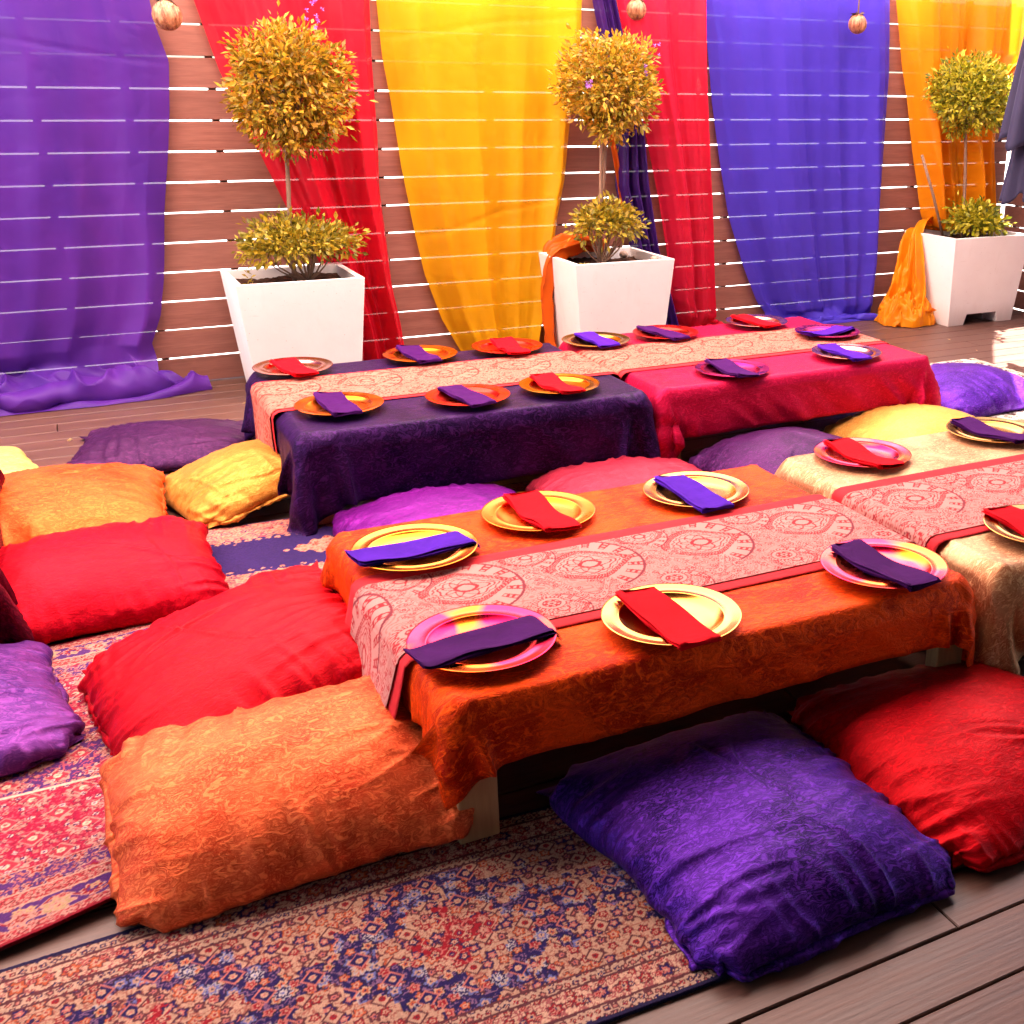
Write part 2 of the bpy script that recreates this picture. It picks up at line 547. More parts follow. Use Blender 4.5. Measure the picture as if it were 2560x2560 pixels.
def boxes_push(X,boxes,r):
    # rounded boxes (x0,x1,y0,y1,z0,z1): push points outside the nearest face
    for (x0,x1,y0,y1,z0,z1) in boxes:
        lo=np.array([x0,y0,z0],np.float32)-r;hi=np.array([x1,y1,z1],np.float32)+r
        ins=((X>lo)&(X<hi)).all(-1)
        if not ins.any(): continue
        P=X[ins]
        c=np.clip(P,lo+r,hi-r)          # nearest point of the core box
        d=P-c;l=np.sqrt((d*d).sum(-1))
        out=(l>1e-6)&(l<r)
        P[out]=c[out]+d[out]/l[out,None]*r
        core=l<=1e-6
        if core.any():
            Q=P[core];dl=Q-lo;dh=hi-Q
            alld=np.concatenate([dl,dh],-1);alld[:,2]=9  # never out of the underside
            k=alld.argmin(-1);ax=k%3
            val=np.where(k<3,lo[ax],hi[ax]);Q[np.arange(len(Q)),ax]=val;P[core]=Q
        X[ins]=P
def pillows(specs,n=34,steps=70,iters=5,seed=1):
    """specs: dict(c=(x,y,z),size=(w,d),rz,tilt=(rx,ry),vol,ramps=[(nx,ny,nz,d)],boxes=[..])"""
    rng=np.random.default_rng(seed)
    B=len(specs);u=np.linspace(-.5,.5,n,dtype=np.float32)
    X=np.zeros((B,2,n,n,3),np.float32);Lx=np.zeros((B,2,1,1,1),np.float32);Ly=Lx.copy();V0=np.zeros(B,np.float32)
    from math import cos,sin
    for b,s in enumerate(specs):
        w,d=s['size'];U,W=np.meshgrid(u*w,u*d,indexing='ij')
        bump=(1-(2*U/w)**4)*(1-(2*W/d)**4)
        for k,sg in ((0,1),(1,-1)):
            Z=sg*(.05*bump)+.006*rng.standard_normal(U.shape)*bump
            P=np.stack([U,W,Z],-1)
            rx,ry=s.get('tilt',(0,0))
            R=np.array([[1,0,0],[0,cos(rx),-sin(rx)],[0,sin(rx),cos(rx)]])
            R=np.array([[cos(ry),0,sin(ry)],[0,1,0],[-sin(ry),0,cos(ry)]])@R
            a=s.get('rz',0);R=np.array([[cos(a),-sin(a),0],[sin(a),cos(a),0],[0,0,1]])@R
            X[b,k]=P@R.T+np.array(s['c'])
        Lx[b]=w/(n-1);Ly[b]=d/(n-1);V0[b]=s['vol']
    V=np.zeros_like(X);dt=1/50.
    flat=lambda A:A.reshape((2*B,)+A.shape[2:])
    Lxf,Lyf=flat(Lx),flat(Ly)
    sgn=np.array([1,-1],np.float32).reshape(1,2,1,1,1)
    for st in range(steps):
        gx=np.gradient(X,axis=2);gy=np.gradient(X,axis=3)
        N=np.cross(gx,gy)*sgn     # area normal
        ctr=X.mean((1,2,3),keepdims=True)
        vol=((X-ctr)*N).sum((1,2,3,4))/3
        p=np.clip(420*(V0/np.maximum(vol,1e-4)-1),-60,160).reshape(B,1,1,1,1).astype(np.float32)
        area=(Lx*Ly)
        F=p*N/area*.03
        F[...,2]-=9.8*.35
        Vn=(V+dt*F)*.965
        Xp=X.copy()
        X=X+dt*Vn
        Xf=flat(X)
        for it in range(iters):
            grid_iter(Xf,Lxf,Lyf,kb=.12)
            X=Xf.reshape(B,2,n,n,3)
            for sl in ((slice(None),slice(None),0),(slice(None),slice(None),n-1)):
                m=X[sl].mean(1,keepdims=True);X[sl]=m
            m=X[:,:,:,0].mean(1,keepdims=True);X[:,:,:,0]=m
            m=X[:,:,:,n-1].mean(1,keepdims=True);X[:,:,:,n-1]=m
        fl=.014
        for b,s in enumerate(specs):
            for (nx,ny,nz,d) in s.get('ramps',()):
                q=X[b]@np.array([nx,ny,nz],np.float32)-d
                q=np.minimum(q,0);X[b]-=q[...,None]*np.array([nx,ny,nz],np.float32)
            if s.get('boxes'): boxes_push(X[b],s['boxes'],.03)
        low=X[...,2]<fl
        X[...,2]=np.maximum(X[...,2],fl)
        V=(X-Xp)/dt
        V[low]*=.15
        V=np.clip(V,-2,2)
    return X
def cloths(specs,n=64,m=52,steps=60,iters=8,seed=2):
    """square cloths laid on boxes. specs: box=(x0,x1,y0,y1,h), over=(left,right,front,back)"""
    B=len(specs);X=np.zeros((B,n,m,3),np.float32);Lx=np.zeros((B,1,1,1),np.float32);Ly=Lx.copy()
    rng=np.random.default_rng(seed)
    for b,s in enumerate(specs):
        x0,x1,y0,y1,h=s['box'];l,r,f,k=s['over']
        U,W=np.meshgrid(np.linspace(x0-l,x1+r,n),np.linspace(y0-f,y1+k,m),indexing='ij')
        X[b]=np.stack([U,W,np.full_like(U,h+.012)],-1)
        ox=np.maximum(np.maximum(x0-U,U-x1),0);oy=np.maximum(np.maximum(y0-W,W-y1),0)
        X[b,...,2]-=.25*(ox+oy)+.004*rng.standard_normal(U.shape)*((ox+oy)>0)
        Lx[b]=(x1-x0+l+r)/(n-1);Ly[b]=(y1-y0+f+k)/(m-1)
    V=np.zeros_like(X);dt=1/50.
    pin=np.zeros(X.shape[:3],bool)
    for b,s in enumerate(specs):
        x0,x1,y0,y1,h=s['box'];e=.015
        pin[b]=(X[b,...,0]>x0+e)&(X[b,...,0]<x1-e)&(X[b,...,1]>y0+e)&(X[b,...,1]<y1-e)
    X0=X.copy()
    for st in range(steps):
        V[...,2]-=9.8*dt
        V*=.97
        Xp=X.copy();X+=dt*V
        for it in range(iters):
            grid_iter(X,Lx,Ly,kb=.10,ks=.35)
            X[pin]=X0[pin]
        for b,s in enumerate(specs):
            x0,x1,y0,y1,h=s['box']
            boxes_push(X[b],[(x0+.012,x1-.012,y0+.012,y1-.012,-.5,h-.012)],.017)
        X[...,2]=np.maximum(X[...,2],.006)
        X[pin]=X0[pin]
        V=np.clip((X-Xp)/dt,-3,3)
    return X

# ------------------------------------------------------------------ hanging drapes
M['purple'] = satin('purple_voile', (0.090, 0.022, 0.34), 0.38, 0.05, 0.5, 0.8, hue=(0.13, 0.026, 0.35))
M['crimson'] = satin('crimson_voile', (0.74, 0.008, 0.030), 0.38, 0.035, 0.45, 1.0, seed=3)
M['yellow'] = satin('golden_yellow_satin', (0.93, 0.42, 0.008), 0.45, 0.035, 0.40, 0.8, hue=(0.96, 0.52, 0.010), seed=5)
M['violet'] = satin('dark_violet_satin', (0.050, 0.010, 0.16), 0.2, 0.02, 0.45, 0.8, seed=7)
M['rose'] = satin('rose_red_voile', (0.72, 0.014, 0.055), 0.38, 0.045, 0.45, 1.0, seed=9)
M['blue'] = satin('royal_blue_satin', (0.088, 0.052, 0.64), 0.38, 0.045, 0.42, 1.2, seed=11)
M['gold'] = satin('amber_satin', (0.92, 0.27, 0.006), 0.40, 0.035, 0.36, 0.8, hue=(0.94, 0.36, 0.008), seed=13)
M['orange'] = satin('orange_satin', (0.80, 0.14, 0.008), 0.3, 0.0, 0.40, 0.8, seed=15)

def interp(pts, z):
    p = np.array(sorted(pts, key=lambda q: q[1]))
    return np.interp(z, p[:, 1], p[:, 0])

def drape(name, L, R, zbot, mat, label, folds, amp=0.018, n=150, m=150, y0=6.452, puddle=None, seed=0, ztop=2.16, botfn=None, crease=()):
    """cloth hung flat against the fence between two measured edges"""
    t = np.linspace(0, 1, n)
    u = np.linspace(0, 1, m)
    T, U = np.meshgrid(t, u, indexing='ij')
    zb = zbot if botfn is None else botfn(u)
    Z = ztop + (np.broadcast_to(zb, (m,))[None, :] - ztop) * T
    xl, xr = interp(L, Z), interp(R, Z)
    X = xl + (xr - xl) * U
    # smooth the measured edge lines a little along the length
    k = np.ones(9) / 9
    wv = 0.006 * (vn(T * 9, U * 0 + 3, seed) - 0.5)
    Y = np.zeros_like(X)
    for (fr, a, ph, drift) in folds:
        s = np.sin(2 * pi * (fr * (U + 0.02 * np.sin(5 * T + ph)) + drift * T) + ph)
        Y += a * (2 * (0.5 + 0.5 * s) ** 0.7 - 1)
    Y = Y * amp * 2.0 * (0.55 + 0.6 * T)
    Y += 0.006 * (fbm(U * 7 + seed, T * 1.5, seed + 2, 3) - 0.5) * 2
    dg = fbm(U * 16 + T * 9 + seed, T * 26 - U * 7, seed + 6, 2)
    Y += 0.0022 * ((1 - np.abs(2 * dg - 1)) ** 4 - 0.2) * np.clip(fbm(U * 3, T * 5, seed + 7, 2) * 3 - 1, 0, 1)
    edgef = np.minimum(U, 1 - U)
    for (t0, t1, a) in crease:         # packing creases that cross the cloth
        d = T - (t0 + (t1 - t0) * U + 0.004 * np.sin(9 * U))
        Y += a * np.exp(-(d / 0.006) ** 2)
    Y = Y - Y.max()
    Y = y0 + Y * (0.35 + 0.65 * np.clip(edgef / 0.05, 0, 1))
    X = X + wv * (0.3 + T)
    P = np.stack([X, Y, Z], -1)
    if puddle:
        P = np.concatenate([P, puddle(P)], 0)
    nn = P.shape[0]
    o = mesh_np(name, P, gfaces(nn, m), mat, None, True)
    tag(o, label, 'drape', 'cloths hung along the fence')
    return o

def floor_heap(xs, ys, hgt, rows=60, seed=0, fold=10, zfloor=0.004):
    """rows that run out from the foot of the drape over the deck in rumpled folds.
    xs, ys: functions (U, s) for where the cloth has got to at s in 0..1"""
    def f(P):
        m = P.shape[1]
        u = np.linspace(0, 1, m)
        s = np.linspace(0, 1, rows + 1)[1:]
        S, U = np.meshgrid(s, u, indexing='ij')
        X = xs(U, S); Y = ys(U, S)
        b = P[-1]
        w = np.clip(S * 5, 0, 1)
        X = b[None, :, 0] * (1 - w) + X * w
        Y = b[None, :, 1] * (1 - w) + Y * w
        # collapsed folds: waves that lean over themselves, wander and die out
        ph = 2 * pi * (1.3 * fbm(U * fold * 0.30, U * 0 + 2, seed, 2) + 0.5 * vn(U * fold, S * 2, seed + 1))
        A = 0.30 + 0.85 * vn(U * fold * 0.45 + 1.5 * S, S * 2.2, seed + 4)
        phi = 2 * pi * 2.3 * S + ph
        env = np.clip((1.0 - S) * 6, 0, 1) ** 0.8
        r2 = 1 - np.abs(2 * fbm(U * fold * 0.9 - 2 * S, S * 3 + U * 3, seed + 5, 2) - 1)
        h = env * (hgt * A * (0.5 - 0.5 * np.cos(phi)) + 0.55 * hgt * r2 ** 3)
        Z = zfloor + h
        Z = b[None, :, 2] * (1 - w) + Z * w
        Y = Y + w * env * 0.55 * hgt * A * np.sin(phi) + 0.05 * (vn(U * fold * 0.7, S * 3, seed + 9) - 0.5) * w
        X = X + w * (0.05 * (vn(U * fold * 0.6, S * 4, seed + 8) - 0.5) + 0.25 * hgt * np.cos(phi * 0.5 + U * 9) * env)
        return np.stack([X, np.minimum(Y, 6.46), Z], -1)
    return f

# purple, far left, with a heap on the deck
drape('fence_drape', [(-1.25, 2.2), (-1.2, 0)],
      [(0.58, 2.2), (0.6, 1.88), (0.61, 1.78), (0.65, 1.61), (0.62, 1.38), (0.59, 1.2), (0.54, 0.94), (0.48, 0.56), (0.44, 0.38), (0.37, 0.22), (0.34, 0.1)],
      0.24, M['purple'], 'wide purple drape spilling onto the deck at the far left', [(2.3, 0.8, 0.4, 0.3), (5.1, 0.35, 1.0, -0.25), (9.5, 0.12, 2.0, 0.2)], 0.022,
      puddle=floor_heap(lambda U, S: -1.2 + 1.55 * U + S * (0.02 + 0.24 * np.clip(U - 0.62, 0, 1) / 0.38), lambda U, S: 6.42 - S * (0.27 - 0.10 * np.clip((U - 0.75) / 0.25, 0, 1)), 0.115, 110, 3, 13), seed=1, m=260, crease=((0.16, 0.29, 0.004),))
# crimson, tied back behind the near topiary
drape('fence_drape', [(0.74, 2.2), (0.8, 1.89), (0.88, 1.57), (0.98, 1.3), (1.13, 0.91), (1.26, 0.64), (1.36, 0.37), (1.42, 0.08)],
      [(1.655, 2.2), (1.65, 1.93), (1.64, 1.64), (1.64, 1.29), (1.63, 1.0), (1.64, 0.75), (1.66, 0.44), (1.70, 0.12), (1.72, 0.02)],
      0.015, M['crimson'], 'crimson drape swept sideways behind the leftmost topiary', [(1.8, 1.0, 0.2, 0.2), (4.2, 0.5, 1.3, 0.2), (8, 0.15, 0.6, 0.1)], 0.024, seed=2, crease=((0.35, 0.37, 0.004), (0.62, 0.60, 0.004)))
# yellow
drape('fence_drape', [(1.67, 2.2), (1.69, 1.93), (1.70, 1.66), (1.73, 1.43), (1.76, 1.09), (1.81, 0.74), (1.85, 0.5), (1.94, 0.23), (2.03, 0.06), (2.06, 0.0)],
      [(2.86, 2.2), (2.85, 1.98), (2.84, 1.8), (2.75, 1.26), (2.72, 1.02), (2.67, 0.81), (2.63, 0.59), (2.60, 0.48), (2.57, 0.26), (2.52, 0.05)],
      0.03, M['yellow'], 'golden yellow drape narrowing to the deck between two topiaries', [(1.6, 0.8, 1.1, 0.05), (3.7, 0.45, 0.1, 0.1), (8.3, 0.10, 0.9, -0.1)], 0.022, seed=3,
      crease=((0.68, 0.585, 0.006), (0.19, 0.12, 0.004)))
# dark violet tie behind the middle topiary
drape('fence_drape', [(2.88, 2.2), (2.92, 1.98), (2.96, 1.8), (3.04, 1.45), (3.07, 1.28), (3.06, 0.96), (3.16, 0.58), (3.23, 0.23), (3.26, 0.0)],
      [(3.0, 2.2), (3.04, 1.99), (3.12, 1.67), (3.23, 1.28), (3.27, 0.95), (3.33, 0.58), (3.49, 0.07)],
      0.02, M['violet'], 'narrow dark violet drape hanging behind the middle topiary', [(3.0, 1.0, 0.5, 0.2), (6, 0.4, 1.0, 0.2)], 0.022, n=110, m=70, seed=4, y0=6.440,
      puddle=floor_heap(lambda U, S: 3.26 + 0.26 * U + 0.06 * S, lambda U, S: 6.41 - 0.13 * S, 0.06, 30, 6, 9))
# rose red
drape('fence_drape', [(3.0, 2.2), (3.06, 1.99), (3.13, 1.67), (3.235, 1.33), (3.34, 0.89), (3.41, 0.53), (3.43, 0.25), (3.50, 0.06)],
      [(3.61, 2.2), (3.62, 2.01), (3.63, 1.49), (3.66, 1.05), (3.69, 0.65), (3.71, 0.11), (3.72, 0)],
      0.14, M['rose'], 'rose red drape hanging between the middle topiary and the blue drape', [(1.6, 1.0, 0.9, 0.1), (3.6, 0.5, 0.4, 0.1), (7, 0.15, 0.4, 0.1)], 0.024, n=130, m=110, seed=5, y0=6.418,
      puddle=floor_heap(lambda U, S: 3.5 + 0.22 * U + S * 0.24 * U, lambda U, S: 6.40 - S * (0.10 + 0.10 * U), 0.06, 60, 8, 6), crease=((0.45, 0.43, 0.004), (0.7, 0.74, 0.004)))
# royal blue
drape('fence_drape', [(3.58, 2.2), (3.63, 2.01), (3.68, 1.81), (3.73, 1.43), (3.80, 1.05), (3.87, 0.74), (3.99, 0.43), (4.11, 0.18), (4.22, 0.05)],
      [(5.03, 2.2), (5.04, 2.07), (5.08, 1.62), (5.08, 1.15), (5.08, 0.78), (5.09, 0.39), (5.07, 0.07), (5.07, 0.0)],
      0.10, M['blue'], 'wide royal blue drape with a hanging ball in front of it', [(1.7, 0.7, 0.2, 0.2), (4.1, 0.4, 0.1, -0.2), (9.3, 0.16, 0.7, 0.15)], 0.022, seed=6, m=200,
      puddle=floor_heap(lambda U, S: 4.22 + 0.85 * U, lambda U, S: 6.42 - 0.10 * S, 0.035, 40, 11, 9))
# amber, gathered at the corner, its tail over the planter
drape('fence_drape', [(5.03, 2.2), (5.08, 2.07), (5.12, 1.91), (5.17, 1.70), (5.25, 1.43), (5.35, 1.02), (5.44, 0.69), (5.5, 0.6)],
      [(6.26, 2.2), (6.26, 1.76), (6.15, 1.58), (6.06, 1.34), (6.07, 1.11), (6.12, 0.68), (6.0, 0.6)],
      0.62, M['gold'], 'amber drape gathered behind the corner planter', [(2.0, 1.0, 2.2, 0.3), (4.2, 0.9, 0.3, 0.35), (8, 0.35, 0.2, 0.3)], 0.030, seed=7, y0=6.44, m=170)

def ribbon(name, path, width, side, mat, label, pleats=5, amp=0.02, n=140, m=60, seed=0, cat='cloth', group=None, nrm=None):
    P = spline(path, n)
    Wd = np.interp(np.linspace(0, 1, n), np.linspace(0, 1, len(width)), width)
    S = spline(side, n); S /= np.linalg.norm(S, axis=1, keepdims=True)
    T = np.gradient(P, axis=0); T /= np.linalg.norm(T, axis=1, keepdims=True) + 1e-9
    N = np.cross(T, S); N /= np.linalg.norm(N, axis=1, keepdims=True) + 1e-9
    u = np.linspace(-0.5, 0.5, m)
    s = np.linspace(0, 1, n)
    Sg, Ug = np.meshgrid(s, u, indexing='ij')
    A = np.broadcast_to(np.interp(s, np.linspace(0, 1, len(amp)), amp) if hasattr(amp, '__len__') else np.full(n, amp), (n,))[:, None]
    h = A * (np.sin(2 * pi * pleats * Ug + 2.5 * np.sin(3 * Sg + seed)) + 0.6 * np.sin(2 * pi * pleats * 1.9 * Ug + 4 * Sg) + 1.6 * (fbm(Ug * 9 + seed, Sg * 14, seed, 3) - 0.5))
    X = P[:, None] + S[:, None] * (Ug * Wd[:, None])[..., None] + N[:, None] * h[..., None]
    X[..., 2] = np.maximum(X[..., 2], 0.005 + 0.006 * vn(Ug * 20, Sg * 20, seed))
    o = mesh_np(name, X, gfaces(n, m), mat, None, True)
    sd = o.modifiers.new('thick', 'SOLIDIFY'); sd.thickness = 0.002
    return tag(o, label, cat, group)

# tail of amber cloth: over the planter's back corner and down its left side into a heap
ribbon('cloth_tail', [(6.0, 6.36, 0.66), (5.7, 6.36, 0.64), (5.42, 6.34, 0.655), (5.27, 6.28, 0.60), (5.215, 6.22, 0.42), (5.17, 6.18, 0.22), (5.13, 6.17, 0.10), (5.15, 6.12, 0.06)],
       [0.10, 0.12, 0.13, 0.13, 0.20, 0.28, 0.34, 0.38], [(0, -0.3, 1), (0, -0.3, 1), (0.1, -0.6, 0.8), (0.4, -1, 0.4), (0.5, -1, 0), (0.6, -1, 0), (0.8, -1, 0), (1, -0.6, 0)],
       M['gold'], 'amber cloth tail falling down the left side of the corner planter', 1.6, [0.012, 0.014, 0.022, 0.045, 0.06], seed=2)
_heapU, _heapV = np.meshgrid(np.linspace(0, 1, 70), np.linspace(0, 1, 70), indexing='ij')
def heap(name, c, rx, ry, h, mat, label, seed, rot=0.0, cat='cloth'):
    n = 90
    u = np.linspace(-1, 1, n)
    A, B = np.meshgrid(u, u, indexing='ij')
    # square to disc, ragged rim
    X = A * np.sqrt(1 - B * B / 2); Y = B * np.sqrt(1 - A * A / 2)
    R = np.hypot(X, Y); th = np.arctan2(Y, X)
    rim = 0.86 + 0.22 * vn(th * 2.2 + 20, R * 0 + 1, seed)
    q = 1 - np.abs(2 * fbm(A * 2.2 + B * 1.1 + seed, B * 3.0 - A, seed, 2) - 1)
    q2 = 1 - np.abs(2 * fbm(A * 5.2 + seed, B * 6.0, seed + 3, 2) - 1)
    dome = np.clip(1 - R ** 2.4, 0, 1) ** 0.55
    Z = 0.006 + h * dome * (0.45 + 0.55 * q ** 2.2) + 0.28 * h * q2 ** 2 * np.clip((1 - R) * 4, 0, 1)
    x = rx * X * rim + 0.02 * (vn(A * 6, B * 6, seed + 4) - .5); y = ry * Y * rim + 0.02 * (vn(A * 6 + 9, B * 6, seed + 5) - .5)
    P = np.stack([c[0] + x * cos(rot) - y * sin(rot), c[1] + x * sin(rot) + y * cos(rot), c[2] + Z], -1)
    o = mesh_np(name, P, gfaces(n, n), mat, None, True)
    return tag(o, label, cat)
heap('cloth_heap', (5.15, 6.15, 0), 0.215, 0.18, 0.17, M['gold'], 'bunched end of amber cloth on the deck left of the corner planter', 5)
# orange cloth round the back of the middle planter
ribbon('cloth_tail', [(3.02, 6.405, 1.26), (3.08, 6.405, 0.95), (3.135, 6.405, 0.66)], [0.035, 0.035, 0.05], [(1, 0, 0.2), (1, 0, 0.2), (1, 0, 0.2)],
       M['orange'], 'thin orange cloth strip rising behind the middle planter', 1, 0.004, n=40, m=12, seed=4)
ribbon('cloth_tail', [(2.98, 6.395, 0.60), (2.86, 6.33, 0.635), (2.72, 6.27, 0.655), (2.575, 6.25, 0.60), (2.545, 6.27, 0.40), (2.56, 6.28, 0.2), (2.60, 6.26, 0.03), (2.62, 6.16, 0.012)],
       [0.10, 0.16, 0.22, 0.24, 0.24, 0.26, 0.30, 0.32], [(0.2, 0.8, 0.3), (0.3, 1, 0.2), (0.3, 1, 0.1), (0.3, 1, 0), (0.6, 1, 0), (0.6, 1, 0), (0.8, 0.8, 0), (1, 0.2, 0)],
       M['orange'], 'orange cloth bunched over the left rim of the middle planter', 3, [0.02, 0.03, 0.032, 0.02, 0.018], seed=6)

# ------------------------------------------------------------------ planters and topiaries
def plaster():
    t = NT('white_plaster')
    tc = t.n('TexCoord').outputs['Object']
    a = t.noise(tc, 3.0, 4, 0.6)
    b = t.noise(t.map(tc, scale=(1, 1, 0.25)), 9, 4, 0.65)
    s = t.noise(tc, 130, 3, 0.6)
    pit = t.n('TexVoronoi', feature='F1'); pit.inputs['Scale'].default_value = 26
    t.l(tc, pit.inputs['Vector'])
    c = t.mix(t.ramp(a, [(0.3, 0.0), (0.7, 1.0)]), (0.78, 0.74, 0.72), (0.84, 0.82, 0.80))
    c = t.mix(t.ramp(b, [(0.58, 0.0), (0.82, 0.35)]), c, (0.62, 0.53, 0.47))
    c = t.mix(t.ramp(pit.outputs['Distance'], [(0.04, 0.5), (0.075, 0.0)]), c, (0.30, 0.24, 0.2))
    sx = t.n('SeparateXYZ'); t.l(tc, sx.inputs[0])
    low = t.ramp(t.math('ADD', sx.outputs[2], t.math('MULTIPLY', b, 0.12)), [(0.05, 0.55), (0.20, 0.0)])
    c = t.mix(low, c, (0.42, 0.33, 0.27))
    sc = t.noise(t.map(tc, scale=(1, 1, 5), rot=(0.3, 0.2, 0)), 14, 4, 0.7, 0.6)
    c = t.mix(t.ramp(sc, [(0.66, 0.0), (0.72, 0.30)]), c, (0.45, 0.38, 0.33))
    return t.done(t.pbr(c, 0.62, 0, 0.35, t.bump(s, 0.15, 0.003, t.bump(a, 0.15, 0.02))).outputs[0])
M['plaster'] = plaster()
def soil():
    t = NT('dark_soil')
    tc = t.n('TexCoord').outputs['Object']
    a = t.noise(tc, 40, 5, 0.7)
    c = t.mix(t.ramp(a, [(0.35, 0.0), (0.7, 1.0)]), (0.020, 0.010, 0.006), (0.10, 0.045, 0.025))
    return t.done(t.pbr(c, 0.9, 0, 0.2, t.bump(a, 0.8, 0.02)).outputs[0])
M['soil'] = soil()
M['bark'] = wood_mat('bark', (0.16, 0.09, 0.055), (0.34, 0.21, 0.14), 0.75, 2)
def leaf_mat(name, gain=(1, 1, 1)):
    t = NT(name)
    a = t.n('VertexColor', layer_name='Col').outputs['Color']
    c = t.mix(1.0, a, gain, 'MULTIPLY')
    p = t.pbr(c, 0.42, 0, 0.4)
    tr = t.n('BsdfTranslucent'); t.l(c, tr.inputs['Color'])
    m = t.n('MixShader'); m.inputs[0].default_value = 0.3
    t.l(p.outputs[0], m.inputs[1]); t.l(tr.outputs[0], m.inputs[2])
    return t.done(m.outputs[0])
M['leaf'] = leaf_mat('leaves')
M['petal'] = leaf_mat('petals')
M['stone'] = None

def planter(x0, x1, y0, y1, h, inset, label, feet):
    c = ((x0 + x1) / 2, (y0 + y1) / 2, 0)
    root = empty('planter', c, label, 'planter', 'white tapered planters along the fence')
    bm = bmesh.new()
    def ring(z, ins):
        return [bm.verts.new((x, y, z)) for x, y in ((x0 + ins, y0 + ins), (x1 - ins, y0 + ins), (x1 - ins, y1 - ins), (x0 + ins, y1 - ins))]
    def side(a, b):
        for k in range(4):
            bm.faces.new((a[k], a[(k + 1) % 4], b[(k + 1) % 4], b[k]))
    zf = 0.075 if feet else 0.0
    ib = inset * (1 - zf / h)
    r0 = ring(zf, ib); r1 = ring(h, 0.0); r2 = ring(h, 0.030); r3 = ring(h - 0.10, 0.038)
    side(r0, r1); side(r1, r2); side(r2, r3)
    bm.faces.new(r3); bm.faces.new(r0[::-1])
    bmesh.ops.bevel(bm, geom=[e for e in bm.edges if e.calc_face_angle(0) > 0.3], offset=0.007, segments=2, affect='EDGES')
    bmesh.ops.recalc_face_normals(bm, faces=bm.faces)
    bmesh.ops.translate(bm, vec=(-c[0], -c[1], 0), verts=bm.verts)
    me = bpy.data.meshes.new('body'); bm.to_mesh(me); bm.free()
    link('body', me, M['plaster'], root)
    if feet:
        b = inset
        fw = 0.155
        for sx in (0, 1):
            for sy in (0, 1):
                xa = x0 + b if sx == 0 else x1 - b
                ya = y0 + b if sy == 0 else y1 - b
                xi = xa + fw if sx == 0 else xa - fw
                yi = ya + fw if sy == 0 else ya - fw
                bm = bmesh.new()
                t = inset * zf / h      # keep the body's batter
                ox = -t if sx == 0 else t; oy = -t if sy == 0 else t
                kx = 0.02 if sx == 0 else -0.02; ky = 0.02 if sy == 0 else -0.02
                bot = [(xa, ya), (xi - kx, ya), (xi - kx, yi - ky), (xa, yi - ky)]
                top = [(xa + ox, ya + oy), (xi, ya + oy), (xi, yi), (xa + ox, yi)]
                vb = [bm.verts.new((*p, 0.001)) for p in bot]; vt = [bm.verts.new((*p, zf + 0.002)) for p in top]
                for k in range(4): bm.faces.new((vb[k], vb[(k + 1) % 4], vt[(k + 1) % 4], vt[k]))
                bm.faces.new(vb[::-1]); bm.faces.new(vt)
                bmesh.ops.recalc_face_normals(bm, faces=bm.faces)
                bmesh.ops.translate(bm, vec=(-c[0], -c[1], 0), verts=bm.verts)
                me = bpy.data.meshes.new('foot'); bm.to_mesh(me); bm.free()
                link('foot', me, M['plaster'], root)
    n = 50
    U, Vv = np.meshgrid(np.linspace(x0 + 0.035, x1 - 0.035, n), np.linspace(y0 + 0.035, y1 - 0.035, n), indexing='ij')
    Z = h - 0.045 + 0.05 * (fbm(U * 9, Vv * 9, x0, 4) - 0.5) + 0.02 * (fbm(U * 40, Vv * 40, x0, 2) - 0.5)
    mesh_np('soil', np.stack([U, Vv, Z], -1), gfaces(n, n), M['soil'], root, False)
    return root

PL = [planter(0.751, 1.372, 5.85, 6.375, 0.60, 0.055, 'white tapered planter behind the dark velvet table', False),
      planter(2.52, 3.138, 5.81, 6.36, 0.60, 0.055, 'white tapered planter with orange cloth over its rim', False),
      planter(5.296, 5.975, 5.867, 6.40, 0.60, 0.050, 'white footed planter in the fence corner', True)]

def leaves(centers, dirs, length, width, cols, fold=0.25):
    """one folded four-triangle leaf at each centre, pointing along dirs"""
    n = len(centers)
    D = dirs / (np.linalg.norm(dirs, axis=1, keepdims=True) + 1e-9)
    R = rng.standard_normal((n, 3))
    S = np.cross(D, R); S /= np.linalg.norm(S, axis=1, keepdims=True) + 1e-9
    N = np.cross(S, D)
    N[N[:, 2] < 0] *= -1
    L = length[:, None]; Wd = width[:, None]
    b = centers
    mid = b + D * L * 0.45 - N * Wd * fold
    tip = b + D * L - N * L * 0.12
    l = b + D * L * 0.5 + S * Wd * 0.5
    r = b + D * L * 0.5 - S * Wd * 0.5
    V = np.stack([b, l, tip, r, mid], 1).reshape(-1, 3)
    o = np.arange(n)[:, None] * 5
    F = np.concatenate([o + np.array([[0, 4, 1]]), o + np.array([[1, 4, 2]]), o + np.array([[2, 4, 3]]), o + np.array([[3, 4, 0]])], 0)
    C = np.repeat(cols, 5, axis=0)
    return V, F, C

